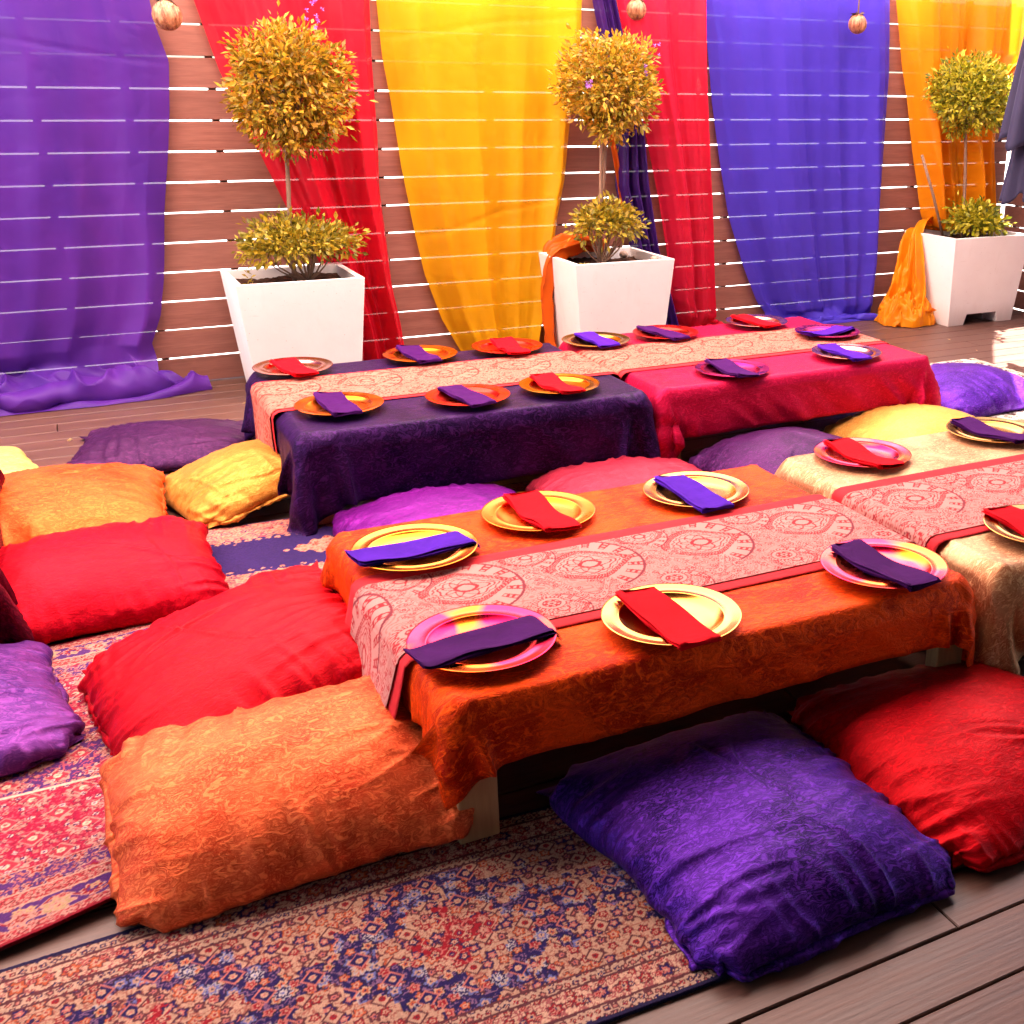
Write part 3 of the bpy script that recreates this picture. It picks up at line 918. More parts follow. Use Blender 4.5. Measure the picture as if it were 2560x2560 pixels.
def crown(root, name, c, rx, ry, rz, nsprig, per, ll, pal, hollow=0.45, droop=0.0, flat=0.0, seed=0):
    r = np.random.default_rng(seed)
    d = r.standard_normal((nsprig, 3)); d /= np.linalg.norm(d, axis=1, keepdims=True)
    if flat: d[:, 2] = np.abs(d[:, 2]) - flat * r.random(nsprig)
    rad = hollow + (1 - hollow) * r.random(nsprig) ** 0.55
    lump = 0.70 + 0.52 * vn(np.arctan2(d[:, 1], d[:, 0]) * 1.6 + 9, d[:, 2] * 2.6 + 5, seed)
    P = np.array(c) + d * np.array([rx, ry, rz]) * (rad * lump)[:, None]
    out = d * 0.9 + np.array([0, 0, 0.35 - droop]) + 0.35 * r.standard_normal((nsprig, 3))
    Cs, Ds = [], []
    base = P.repeat(per, 0)
    o = out.repeat(per, 0)
    k = r.standard_normal((len(base), 3))
    dirs = o + 1.25 * k
    cs = base + 0.022 * k + o * (0.035 * r.random((len(base), 1)))
    n = len(cs)
    ln = ll * (0.5 + 0.9 * r.random(n) ** 1.4)
    pal = np.array(pal)
    ci = pal[r.integers(0, len(pal), n)] * (0.7 + 0.6 * r.random((n, 1)))
    V, F, C = leaves(cs, dirs, ln, ln * 0.48, ci)
    ob = mesh_np(name, V, F, M['leaf'], root, False, col=C)
    ob['kind'] = 'stuff'
    root['_c'] = ob.name
    return P

def twigs(root, name, base, P, count, rad, seed=0):
    r = np.random.default_rng(seed)
    parts = []
    for k in r.choice(len(P), count, replace=False):
        q = P[k]
        mid = np.array(base) * 0.5 + q * 0.5 + (0, 0, -0.03)
        parts.append(tube_arr(spline([base, mid, q], 7), np.linspace(rad, rad * 0.35, 7), 5, False))
    V, F = join(parts)
    return mesh_np(name, V, F, M['bark'], root, True)

def flowers(root, spots, seed=0):
    r = np.random.default_rng(seed)
    for (x, y, z, n, s) in spots:
        cs, ds = [], []
        for k in range(n):
            p = np.array([x, y, z]) + s * r.standard_normal(3)
            for q in range(5):
                a = q * 2 * pi / 5 + r.random()
                cs.append(p); ds.append((cos(a), -0.4, sin(a)))
        n2 = len(cs)
        cols = np.array([(0.32, 0.10, 0.55), (0.45, 0.2, 0.62)])[r.integers(0, 2, n2)]
        V, F, C = leaves(np.array(cs), np.array(ds), np.full(n2, 0.014), np.full(n2, 0.009), cols)
        mesh_np('blossom', V, F, M['petal'], root, False, col=C)

AMB = [(0.42, 0.20, 0.010), (0.54, 0.27, 0.016), (0.32, 0.17, 0.010), (0.58, 0.33, 0.03), (0.20, 0.12, 0.01)]
OLI = [(0.36, 0.25, 0.012), (0.46, 0.32, 0.02), (0.22, 0.19, 0.012), (0.46, 0.38, 0.04), (0.16, 0.14, 0.01)]
LIM = [(0.42, 0.36, 0.012), (0.55, 0.48, 0.03), (0.30, 0.30, 0.012), (0.60, 0.52, 0.05), (0.14, 0.17, 0.012)]

def topiary(bx, by, path, radii, c, r, pal, label, seed, nsp, extra=(), fl=()):
    root = empty('topiary_tree', (bx, by, 0.55), label, 'topiary', 'ball topiaries in white planters')
    parts = [tube_arr(spline(path, 16), np.linspace(radii[0], radii[1], 16) * (1 + 0.08 * np.sin(np.arange(16) * 2.1)), 8, True)]
    for e in extra:
        parts.append(tube_arr(spline(e, 12), np.linspace(radii[0] * 0.5, radii[1] * 0.5, 12), 6, True))
    V, F = join(parts)
    mesh_list('trunk', V, F, M['bark'], root)
    P = crown(root, 'crown', c, r[0], r[1], r[2], nsp, 13, 0.038, pal, 0.35, 0.25, 0, seed)
    cr_ = bpy.data.objects[root['_c']]; del root['_c']
    twigs(cr_, 'branch', path[-1], P, 26, 0.006, seed)
    flowers(cr_, fl, seed)
    return root

topiary(1.075, 6.14, [(1.08, 6.14, 0.55), (1.085, 6.15, 0.80), (1.10, 6.15, 1.05), (1.115, 6.16, 1.30)], (0.0125, 0.010), (1.135, 6.13, 1.50), (0.268, 0.23, 0.278), AMB + OLI[:3],
        'ball topiary with amber leaves nearest the purple drape', 11, 600, fl=[(1.30, 6.05, 1.86, 5, 0.028), (1.27, 6.0, 1.80, 4, 0.02)])
topiary(2.80, 6.10, [(2.80, 6.10, 0.55), (2.805, 6.11, 0.85), (2.83, 6.11, 1.05), (2.85, 6.12, 1.30)], (0.017, 0.014), (2.885, 6.10, 1.525), (0.275, 0.23, 0.245), AMB[:4] + OLI[:4],
        'ball topiary with pink blossoms in front of the violet drape', 12, 540, extra=[[(2.785, 6.08, 0.58), (2.80, 6.09, 0.95), (2.815, 6.10, 1.28)]],
        fl=[(2.66, 5.92, 1.53, 6, 0.022), (3.02, 5.95, 1.62, 4, 0.02), (3.10, 6.0, 1.72, 3, 0.02)])
topiary(5.60, 6.14, [(5.60, 6.14, 0.55), (5.59, 6.15, 0.85), (5.565, 6.15, 1.1), (5.545, 6.16, 1.33)], (0.013, 0.010), (5.53, 6.13, 1.50), (0.265, 0.225, 0.215), LIM,
        'ball topiary with lime yellow leaves in the corner planter', 13, 500)

def shrub(bx, by, c, r, pal, label, seed, nsp, ll=0.036):
    root = empty('shrub', (bx, by, 0.55), label, 'shrub', 'low shrubs at the feet of the topiaries')
    P = crown(root, 'foliage', c, r[0], r[1], r[2], nsp, 10, ll, pal, 0.3, 0.45, 0.35, seed)
    del root['_c']
    twigs(root, 'stem', (bx, by, 0.555), P, 22, 0.006, seed)
    return root
shrub(1.14, 6.10, (1.115, 6.10, 0.745), (0.265, 0.20, 0.12), OLI, 'low spreading shrub beneath the leftmost topiary', 21, 330)
shrub(2.79, 6.06, (2.82, 6.07, 0.775), (0.20, 0.17, 0.135), OLI, 'small upright shrub beneath the middle topiary', 22, 190)
shrub(5.66, 6.08, (5.645, 6.06, 0.675), (0.185, 0.17, 0.12), LIM, 'bright green shrub in the corner planter', 23, 150, 0.046)

tube('stake', [(5.455, 6.17, 0.56), (5.34, 6.18, 0.85), (5.225, 6.20, 1.119)], [0.010, 0.010, 0.010], M['bark'])
tag(bpy.data.objects['stake'], 'thin wooden stake leaning in the corner planter', 'stake')
def ball_arr(c, r, n=14, squash=1.0, rough=0.0, seed=0):
    th = np.linspace(0, pi, n); ph = np.linspace(0, 2 * pi, 2 * n, endpoint=False)
    A, B = np.meshgrid(th, ph, indexing='ij')
    q = r * (1 + rough * (vn(A * 9, B * 9, seed) - 0.5))
    V = np.stack([c[0] + q * np.sin(A) * np.cos(B), c[1] + q * np.sin(A) * np.sin(B), c[2] + squash * q * np.cos(A)], -1)
    return V.reshape(-1, 3), tubefaces(n, 2 * n)
def pebble_mat(name, c):
    t = NT(name)
    tc = t.n('TexCoord').outputs['Object']
    a = t.noise(tc, 60, 4, 0.6)
    return t.done(t.pbr(t.mix(a, tuple(x * 0.7 for x in c), c), 0.7, 0, 0.3, t.bump(a, 0.4, 0.004)).outputs[0])
M['pebble'] = pebble_mat('pale_pebble', (0.55, 0.42, 0.33))
for (p, r, lab) in (((0.838, 5.94, 0.572), 0.024, 'pale round stone in the soil of the leftmost planter'),
                    ((3.01, 6.22, 0.58), 0.026, 'spiky round seed ball on the soil of the middle planter'),
                    ((3.075, 5.95, 0.585), 0.022, 'pale seed ball by the right rim of the middle planter')):
    V, F = ball_arr(p, r, 12, 0.8, 0.25, r)
    tag(mesh_np('stone', V, F, M['pebble'], None, True), lab, 'stone')
# succulent rosette in the middle planter, weed in the first
cs = np.tile(np.array([[2.61, 5.90, 0.575]]), (16, 1)); a = np.arange(16) * 2.4
V, F, C = leaves(cs, np.stack([np.cos(a), np.sin(a), 0.5 + 0.5 * (np.arange(16) / 16)], -1), np.full(16, 0.036), np.full(16, 0.018), np.tile([[0.45, 0.42, 0.10]], (16, 1)))
tag(mesh_np('succulent', V, F, M['leaf'], None, False, col=C), 'tiny pale succulent at the left front of the middle planter', 'plant')
cs, ds = [], []
for k in range(26):
    cs.append((0.83 + 0.01 * random.random() + 0.02 * (k % 2), 6.02, 0.57 + 0.006 * k)); ds.append((random.uniform(-1, 1), random.uniform(-1, 1), 0.4))
V, F, C = leaves(np.array(cs), np.array(ds), np.full(26, 0.03), np.full(26, 0.012), np.tile([[0.40, 0.30, 0.03]], (26, 1)))
tag(mesh_np('seedling', V, F, M['leaf'], None, False, col=C), 'small seedling in the left corner of the leftmost planter', 'plant')

# ------------------------------------------------------------------ rugs
def lattice(u, v, cell, seed, jit=0.0, brick=True, cv=None):
    cv = cv or cell
    j = np.floor(v / cv)
    uu = u / cell + (0.5 * (j % 2) if brick else 0)
    i = np.floor(uu)
    du = (uu - i - 0.5 - jit * (h2(i, j, seed) - 0.5)) * cell
    dv = (v / cv - j - 0.5 - jit * (h2(i, j, seed + 1) - 0.5)) * cv
    return du, dv, h2(i, j, seed + 2), h2(i, j, seed + 3)

def put(C, mask, col):
    C[mask] = col

def rosette(C, region, u, v, cell, seed, rad, cols, petals=6, jit=0.3, outline=(0.03, 0.015, 0.03), density=1.0, brick=True):
    du, dv, a, b = lattice(u, v, cell, seed, jit, brick)
    r = np.hypot(du, dv) / (rad * (0.75 + 0.4 * b)); th = np.arctan2(dv, du)
    q = r / (1 + 0.22 * np.cos(petals * th + 6 * a))
    on = region & (a < density)
    put(C, on & (q < 1.0), outline)
    k = (b * len(cols)).astype(int) % len(cols)
    for n, c in enumerate(cols):
        s = on & (k == n)
        put(C, s & (q < 0.80), c[0]); put(C, s & (q < 0.48), c[1]); put(C, s & (q < 0.2), c[2])

def diamonds(C, region, u, v, cell, seed, size, line, fill, core, lw=0.24, cv=None):
    du, dv, a, b = lattice(u, v, cell, seed, 0.0, True, cv)
    d = (np.abs(du) + np.abs(dv)) / size
    on = region & (d < 1)
    put(C, on, fill)
    put(C, on & (d > 1 - lw), line)
    put(C, region & (np.hypot(du, dv) < size * 0.30), core)
    put(C, region & (np.hypot(du, dv) < size * 0.12), line)

def vines(C, region, u, v, sc, seed, col, w=0.035):
    f = fbm(u * sc, v * sc, seed, 2)
    put(C, region & (np.abs(f - 0.5) < w), col)
    g = fbm(u * sc * 1.3 + 7, v * sc * 1.3, seed + 4, 2)
    put(C, region & (np.abs(g - 0.45) < w * 0.8), col)

NAVY, RED, CREAM, PINK, ORG, BLUE, BRN = (0.018, 0.010, 0.085), (0.30, 0.008, 0.020), (0.50, 0.30, 0.21), (0.48, 0.15, 0.13), (0.48, 0.10, 0.04), (0.13, 0.14, 0.36), (0.11, 0.030, 0.040)

def paint_front(u, v, Wd, Lr):
    C = np.empty(u.shape + (3,)); C[:] = CREAM
    e = np.minimum(v, Wd - v)
    e = np.minimum(e, Lr - u)
    e = e + 0.0025 * (vn(u * 60, v * 60, 2) - 0.5)
    fld = e > 0.125
    # medallions: stepped lozenges of red, cream, navy
    st = 0.008
    uu = np.floor(u / st) * st; vv = np.floor(v / st) * st
    per = 0.54
    du = np.abs(((uu + 0.13) % per) - per / 2); dv = np.abs(vv - Wd / 2)
    d = du * 0.92 + dv * 1.05 + 0.045 * np.sin(uu * 41) * np.cos(vv * 47) + 0.02 * np.sin(uu * 97)
    z = [fld & (d < 0.075), fld & (d >= 0.075) & (d < 0.150), fld & (d >= 0.150) & (d < 0.265), fld & (d >= 0.265)]
    for m, c in zip(z, (RED, CREAM, NAVY, CREAM)): put(C, m, c)
    nav, cre, red = z[2], z[1] | z[3], z[0]
    vines(C, nav, u, v, 62, 1, (0.20, 0.10, 0.20)); vines(C, cre, u, v, 62, 5, (0.34, 0.12, 0.09)); vines(C, red, u, v, 62, 9, PINK)
    rosette(C, nav, u, v, 0.030, 1, 0.0130, [(ORG, CREAM, RED), (CREAM, ORG, NAVY), (PINK, RED, CREAM), (BLUE, CREAM, NAVY)], 5, 0.5)
    rosette(C, cre, u, v, 0.029, 2, 0.0130, [(RED, CREAM, RED), (BRN, PINK, NAVY), (ORG, CREAM, RED), (NAVY, PINK, CREAM)], 5, 0.5, BRN)
    rosette(C, red, u, v, 0.027, 3, 0.0115, [(CREAM, RED, NAVY), (NAVY, CREAM, RED), (PINK, CREAM, RED)], 5, 0.5, (0.10, 0.01, 0.02))
    rosette(C, nav, u, v, 0.072, 4, 0.016, [(BLUE, CREAM, NAVY), (NAVY, (0.5, 0.45, 0.45), BLUE), (CREAM, RED, CREAM)], 8, 0.1, (0.4, 0.36, 0.38))
    diamonds(C, nav, u + 0.02, v, 0.085, 5, 0.023, PINK, NAVY, CREAM, 0.22, 0.075)
    diamonds(C, cre, u + 0.05, v + 0.02, 0.085, 6, 0.022, BRN, CREAM, RED, 0.24, 0.07)
    diamonds(C, red, u, v, 0.06, 7, 0.016, CREAM, RED, NAVY, 0.24, 0.05)
    # borders
    along = np.where(np.minimum(v, Wd - v) < (Lr - u), u, v)
    b1 = (e > 0.010) & (e <= 0.034); b2 = (e > 0.040) & (e <= 0.094); b3 = (e > 0.100) & (e <= 0.122)
    put(C, e <= 0.010, (0.018, 0.012, 0.055))
    put(C, (e > 0.034) & (e <= 0.040), BRN); put(C, (e > 0.094) & (e <= 0.100), BRN); put(C, (e > 0.122) & (e <= 0.127), BRN)
    put(C, b1 | b3, (0.50, 0.33, 0.24)); put(C, b2, (0.60, 0.38, 0.27))
    rosette(C, b1 | b3, along, e, 0.0165, 8, 0.0070, [(RED, CREAM, NAVY), (NAVY, CREAM, RED), (BRN, PINK, CREAM)], 4, 0.2, BRN)
    vines(C, b2, along, e, 85, 11, (0.36, 0.10, 0.10), 0.05)
    rosette(C, b2, along, e + 0.002, 0.044, 9, 0.017, [(RED, CREAM, NAVY), (NAVY, PINK, CREAM), (ORG, CREAM, RED)], 6, 0.1, BRN)
    rosette(C, b2, along + 0.02, e + 0.016, 0.030, 10, 0.0085, [(NAVY, CREAM, RED), (RED, CREAM, RED), (PINK, RED, CREAM)], 5, 0.3, BRN, 0.8)
    return C

def paint_red(u, v, Wd, Lr):
    """red rug; v measured from its near edge, u from its right end"""
    u, v, Wd = u * 1.25, v * 1.25, Wd * 1.25
    C = np.empty(u.shape + (3,)); C[:] = (0.44, 0.008, 0.05)
    e = np.minimum(np.minimum(v, Wd - v), u + 0.02)
    cr, dk = (0.52, 0.27, 0.22), (0.05, 0.02, 0.10)
    nv = (0.085, 0.022, 0.150)
    b0 = e <= 0.014; b1 = (e > 0.014) & (e <= 0.050); b2 = (e > 0.055) & (e <= 0.150); b3 = (e > 0.155) & (e <= 0.205); b4 = (e > 0.211) & (e <= 0.310)
    fld = e > 0.316
    put(C, b0, (0.26, 0.006, 0.02))
    put(C, e > 0.014, cr)
    put(C, b1 | b3, (0.40, 0.03, 0.045)); put(C, b2, nv); put(C, b4, nv); put(C, fld, (0.36, 0.007, 0.045))
    along = np.where(np.minimum(v, Wd - v) < u, u, v)
    vines(C, b1 | b3, along, e, 75, 2, cr, 0.06)
    rosette(C, b1 | b3, along, e, 0.022, 3, 0.0085, [(cr, RED, cr), (PINK, cr, RED)], 5, 0.35, (0.12, 0.01, 0.02))
    # main border: scrolling vine with big palmettes
    s = np.abs(e - 0.1025 - 0.030 * np.sin(along * 2 * pi / 0.17))
    put(C, b2 & (s < 0.006), cr); put(C, b2 & (s < 0.0035), RED)
    rosette(C, b2, along, e - 0.0525, 0.085, 4, 0.034, [(RED, nv, cr), (cr, RED, (0.5, 0.3, 0.2)), ((0.42, 0.30, 0.16), cr, RED)], 7, 0.25, cr, brick=False)
    rosette(C, b2, along + 0.04, e, 0.034, 5, 0.012, [(RED, cr, nv), (PINK, RED, cr), ((0.5, 0.32, 0.15), cr, RED)], 5, 0.4, cr, 0.8)
    vines(C, b4, along, e, 48, 6, PINK, 0.03)
    rosette(C, b4, along, e, 0.085, 7, 0.030, [(RED, cr, RED), ((0.25, 0.02, 0.1), RED, cr)], 6, 0.1, cr)
    rosette(C, b4, along, e, 0.026, 8, 0.009, [(cr, RED, cr), (PINK, cr, RED), (cr, nv, cr)], 5, 0.6, dk, 0.85)
    # field: navy hexagon behind a cream line, flowers over both
    cu, cv_ = 0.86, Wd / 2
    hexd = np.maximum(np.abs(v - cv_) - 0.155, (np.abs(u - cu) * 0.62 + np.abs(v - cv_)) - 0.36)
    put(C, fld & (hexd < 0), nv)
    vines(C, fld, u, v, 46, 9, (0.55, 0.10, 0.13), 0.028)
    rosette(C, fld, u, v, 0.098, 10, 0.030, [((0.42, 0.02, 0.07), cr, RED), (cr, (0.42, 0.02, 0.07), cr)], 8, 0.0, cr)
    diamonds(C, fld, u + 0.03, v, 0.13, 11, 0.038, cr, (0.42, 0.03, 0.06), (0.6, 0.5, 0.35), 0.16, 0.10)
    rosette(C, fld, u, v, 0.030, 12, 0.0095, [(cr, RED, cr), ((0.72, 0.5, 0.42), nv, cr), (PINK, cr, RED)], 4, 0.6, (0.10, 0.01, 0.05), 0.8)
    put(C, fld & (np.abs(hexd) < 0.006), (0.72, 0.52, 0.38))
    for a, b in ((0.050, 0.055), (0.150, 0.155), (0.205, 0.211), (0.310, 0.316)):
        put(C, (e > a) & (e <= b), (0.54, 0.30, 0.23))
    return C

def paint_blue(u, v, Wd, Lr):
    C = np.empty(u.shape + (3,)); C[:] = (0.030, 0.012, 0.100)
    nv = (0.030, 0.012, 0.100); cr = (0.56, 0.25, 0.17); og = (0.62, 0.20, 0.10)
    jag = 0.03 * np.abs(((u / 0.055) % 1) - 0.5) + 0.02 * (vn(u * 40, v * 40, 3) - 0.5)
    e = np.minimum(v, Wd - v)
    bd = e < 0.150 + jag
    put(C, bd, cr)
    vines(C, bd, u, v, 55, 2, (0.40, 0.08, 0.10), 0.05)
    rosette(C, bd, u, v, 0.030, 3, 0.0115, [(og, cr, RED), (RED, cr, nv), (nv, cr, og)], 5, 0.5, (0.35, 0.10, 0.10))
    du = np.abs(((u + 0.10) % 0.66) - 0.33); dv = np.abs(v - Wd / 2)
    loz = (du * 0.55 + dv < 0.075 + 0.012 * np.sin(u * 120)) & ~bd
    put(C, loz, cr)
    rosette(C, loz, u, v, 0.026, 4, 0.010, [(og, cr, RED), (RED, og, cr)], 5, 0.4, (0.40, 0.10, 0.08))
    fr = ~bd & (e < 0.178 + jag)
    rosette(C, fr, u, v, 0.034, 6, 0.013, [(cr, og, cr), (cr, cr, RED)], 5, 0.2, nv, 0.8)
    put(C, e < 0.009, (0.03, 0.015, 0.07))
    return C

def paint_pale(u, v, Wd, Lr):
    C = np.empty(u.shape + (3,)); C[:] = (0.70, 0.62, 0.52)
    every = np.ones(u.shape, bool)
    vines(C, every, u, v, 16, 2, (0.10, 0.05, 0.05), 0.03)
    rosette(C, every, u, v, 0.09, 3, 0.026, [((0.12, 0.06, 0.06), (0.7, 0.6, 0.5), (0.2, 0.05, 0.05))], 6, 0.4, (0.10, 0.05, 0.05), 0.7)
    return C

M['rug'] = vcol_mat('rug_pile', 0.9, 0.8, 0.004, 520, 0.25)
def rug(x0, x1, y0, y1, step, paint, label, z=0.010, warp=None, flipu=False):
    nx, ny = int((x1 - x0) / step), int((y1 - y0) / step)
    X, Y = np.meshgrid(np.linspace(x0, x1, nx), np.linspace(y0, y1, ny), indexing='ij')
    u = (x1 - X) if flipu else (X - x0)
    C = paint(u, Y - y0, y1 - y0, x1 - x0)
    C = C * (0.80 + 0.40 * h2(np.floor(X * 900), np.floor(Y * 900), 3))[..., None]
    Z = z + 0.0060 * (fbm(X * 4, Y * 4, x0, 3) - 0.5) + 0.0012 * (h2(np.floor(X * 500), np.floor(Y * 500), 5) - 0.5)
    if warp: X, Y, Z = warp(X, Y, Z)
    P = np.stack([X, Y, Z], -1)
    # turned-down edge gives the rug its thickness
    top = P
    rim = np.concatenate([P[0, :], P[1:, -1], P[-1, -2::-1], P[-2:0:-1, 0]], 0)
    n = nx * ny
    idx = np.arange(n).reshape(nx, ny)
    ri = np.concatenate([idx[0, :], idx[1:, -1], idx[-1, -2::-1], idx[-2:0:-1, 0]])
    low = rim.copy(); low[:, 2] = np.minimum(low[:, 2] - 0.004, 0.0025) if warp is None else low[:, 2] - 0.008
    k = len(ri); j = np.arange(k); j2 = (j + 1) % k
    F = np.vstack([gfaces(nx, ny), np.stack([ri[j], n + j, n + j2, ri[j2]], -1)[:, ::-1]])
    Call = np.vstack([C.reshape(-1, 3), C.reshape(-1, 3)[ri] * 0.6])
    o = mesh_np('rug', np.vstack([P.reshape(-1, 3), low]), F, M['rug'], None, True, col=Call)
    return tag(o, label, 'rug')

rug(-0.75, 1.22, 1.40, 2.04, 0.0026, paint_front, 'navy and cream patterned rug in the foreground', warp=lambda X, Y, Z: (X, Y + 0.012 * np.sin(X * 3.1 + 0.4) - 0.006, Z + 0.004 * np.exp(-((X - 0.4) / 0.2) ** 2)))
def _redwarp(X, Y, Z):
    t = np.clip((X + 0.32) / 0.55, 0, 1)
    k = np.clip(1 - (Y - 2.075) / 0.5, 0, 1)
    Y2 = Y + 0.17 * t ** 1.3 * k ** 1.5
    Z2 = Z + 0.018 * np.sin(pi * np.clip((X + 0.5) / 0.8, 0, 1)) * k ** 3 + 0.006 * np.sin(X * 9 + 1) * np.clip((Y - 3.2) / 0.2, 0, 1)
    return X, Y2 + 0.012 * np.sin(X * 14) * np.clip((Y - 3.2) / 0.23, 0, 1), Z2
rug(-0.72, 0.52, 2.075, 3.43, 0.0030, paint_red, 'red floral rug with navy border at the lower left', warp=_redwarp, flipu=True)
rug(-0.2, 1.7, 3.52, 4.15, 0.0050, paint_blue, 'blue rug with pink flowered borders between the two table rows', warp=lambda X, Y, Z: (X, Y + 0.010 * np.sin(X * 7.0), Z + 0.002))
pr = rug(3.75, 4.78, 3.75, 5.08, 0.0080, paint_pale, 'pale fringed rug in the sun at the right')
fr = []
for k in range(150):
    y = 3.76 + 1.31 * k / 150 + random.uniform(-0.004, 0.004)
    a = random.uniform(-0.5, 0.5); L = random.uniform(0.03, 0.055)
    fr.append(tube_arr([(4.775, y, 0.010), (4.775 + 0.5 * L, y + 0.3 * L * a, 0.012), (4.775 + L, y + L * a, 0.005)], [0.0028, 0.0024, 0.001], 4, False))
V, F = join(fr)
t_ = NT('fringe'); M['fringe'] = t_.done(t_.pbr((0.74, 0.66, 0.54), 0.9).outputs[0])
o = mesh_np('fringe', V, F, M['fringe'], pr, True); o['kind'] = 'stuff'

# ------------------------------------------------------------------ tables and cloths
HT = 0.36
TB = {'orange': (0.545, 1.972, 1.965, 3.048), 'bronze': (2.045, 3.475, 1.965, 3.070), 'navy': (0.648, 2.068, 3.995, 5.095), 'crimson': (2.108, 3.552, 4.015, 5.135), 'maroon': (-1.73, -0.305, 3.37, 4.47)}
def table(x0, x1, y0, y1, label):
    root = empty('low_table', ((x0 + x1) / 2, (y0 + y1) / 2, 0), label, 'table', 'low wooden tables under velvet cloths')
    e = 0.035
    n = 7
    w = (y1 - y0 - 2 * e) / n
    for k in range(n):
        box('plank', (x0 + e, y0 + e + k * w + 0.002, HT - 0.040), (x1 - e, y0 + e + (k + 1) * w - 0.002, HT - 0.012), M['pine'], root, 0.002)
    for a in (x0 + 0.02, x1 - 0.11):
        for b in (y0 + 0.014, y1 - 0.059):
            leg = box('leg', (a, b, 0.016), (a + 0.09, b + 0.045, HT - 0.041), M['pine'], root, 0.003)
    for b in (y0 + 0.062, y1 - 0.082):
        box('rail', (x0 + 0.02, b, HT - 0.135), (x1 - 0.02, b + 0.022, HT - 0.0415), M['pine'], root, 0.002)
    for a in (x0 + 0.115, x1 - 0.137):
        box('rail', (a, y0 + 0.09, HT - 0.135), (a + 0.022, y1 - 0.09, HT - 0.0415), M['pine'], root, 0.002)
    return root
table(*TB['orange'], 'low wooden table under the orange velvet cloth')
table(*TB['bronze'], 'low wooden table under the bronze velvet cloth')
table(*TB['navy'], 'low wooden table under the dark navy velvet cloth')
table(*TB['crimson'], 'low wooden table under the crimson velvet cloth')
table(*TB['maroon'], 'low wooden table under the maroon cloth at the left edge')

def up2(A, k):
    """smooth upsampling of an (n,m,3) grid by k"""
    n, m = A.shape[:2]
    B = spline(A.reshape(n, -1), (n - 1) * k + 1).reshape(-1, m, 3)
    B = B.transpose(1, 0, 2)
    C = spline(B.reshape(m, -1), (m - 1) * k + 1).reshape(-1, B.shape[1], 3)
    return C.transpose(1, 0, 2)
def wrinkle(A, w, d, seed, side, amt=1.0, ncr=2):
    """gathers that run in from the seams and a few soft creases, pushed along the normal"""
    n, m = A.shape[:2]
    U, Vv = np.meshgrid(np.linspace(0, w, n), np.linspace(0, d, m), indexing='ij')
    N = np.cross(np.gradient(A, axis=0), np.gradient(A, axis=1)) * side
    N /= np.linalg.norm(N, axis=-1, keepdims=True) + 1e-9
    r = np.random.default_rng(seed)
    H = np.zeros((n, m))
    for q, (dist, t) in enumerate(((U, Vv), (w - U, Vv), (Vv, U), (d - Vv, U))):
        f = fbm(t * 21 + 3 * dist + 11 * q, dist * 4 + q * 3.7, seed + q, 2)
        rid = 1 - np.abs(2 * f - 1)
        reach = 0.05 + 0.17 * vn(t * 5, t * 0 + q, seed + 9)
        H += amt * 0.021 * (rid ** 3 - 0.25) * np.exp(-(dist / reach) ** 1.5) * np.clip(dist / 0.055, 0, 1)
    for k in range(ncr):
        a = r.uniform(0, pi); c0, c1 = w * r.uniform(0.2, 0.8), d * r.uniform(0.15, 0.85)
        x = (U - c0) * cos(a) + (Vv - c1) * sin(a); y = -(U - c0) * sin(a) + (Vv - c1) * cos(a)
        y = y + r.uniform(-1.5, 1.5) * x * x + 0.012 * np.sin(x * 16 + r.uniform(0, 6))
        ln = r.uniform(0.07, 0.20); wd = r.uniform(0.004, 0.008)
        msk = np.exp(-(x / ln) ** 4)
        H += amt * msk * (-0.005 * np.exp(-(y / wd) ** 2) + 0.006 * np.exp(-((y - 1.9 * wd) / (1.5 * wd)) ** 2))
    H += amt * 0.010 * (fbm(U * 9, Vv * 9, seed + 5, 3) - 0.5)
    e = np.minimum(np.minimum(U, w - U), np.minimum(Vv, d - Vv))
    H *= np.clip(e / 0.012, 0, 1)
    H *= np.clip(np.hypot(np.minimum(U, w - U), np.minimum(Vv, d - Vv)) / 0.13, 0, 1) ** 1.5
    B = A + N * H[..., None]
    B[..., 2] = np.maximum(B[..., 2], 0.0135)
    return B

def corners(X, c=5):
    """draw each corner out to a flat point"""
    n = X.shape[1]
    a, b = np.meshgrid(np.arange(c + 1) / c, np.arange(c + 1) / c, indexing='ij')
    a, b = a[..., None], b[..., None]
    for fx in (1, -1):
        for fy in (1, -1):
            for k in (0, 1):
                G = X[k][::fx, ::fy]
                p10, p01, p11 = G[c, 0].copy(), G[0, c].copy(), 0.5 * (X[0][::fx, ::fy][c, c] + X[1][::fx, ::fy][c, c])
                tip = p10 + p01 - p11
                tip = tip + 1.3 * (tip - 0.5 * (p10 + p01))
                tip[2] = max(tip[2], 0.016)
                G[:c + 1, :c + 1] = (1 - a) * (1 - b) * tip + a * (1 - b) * p10 + (1 - a) * b * p01 + a * b * G[c, c].copy()
    return X

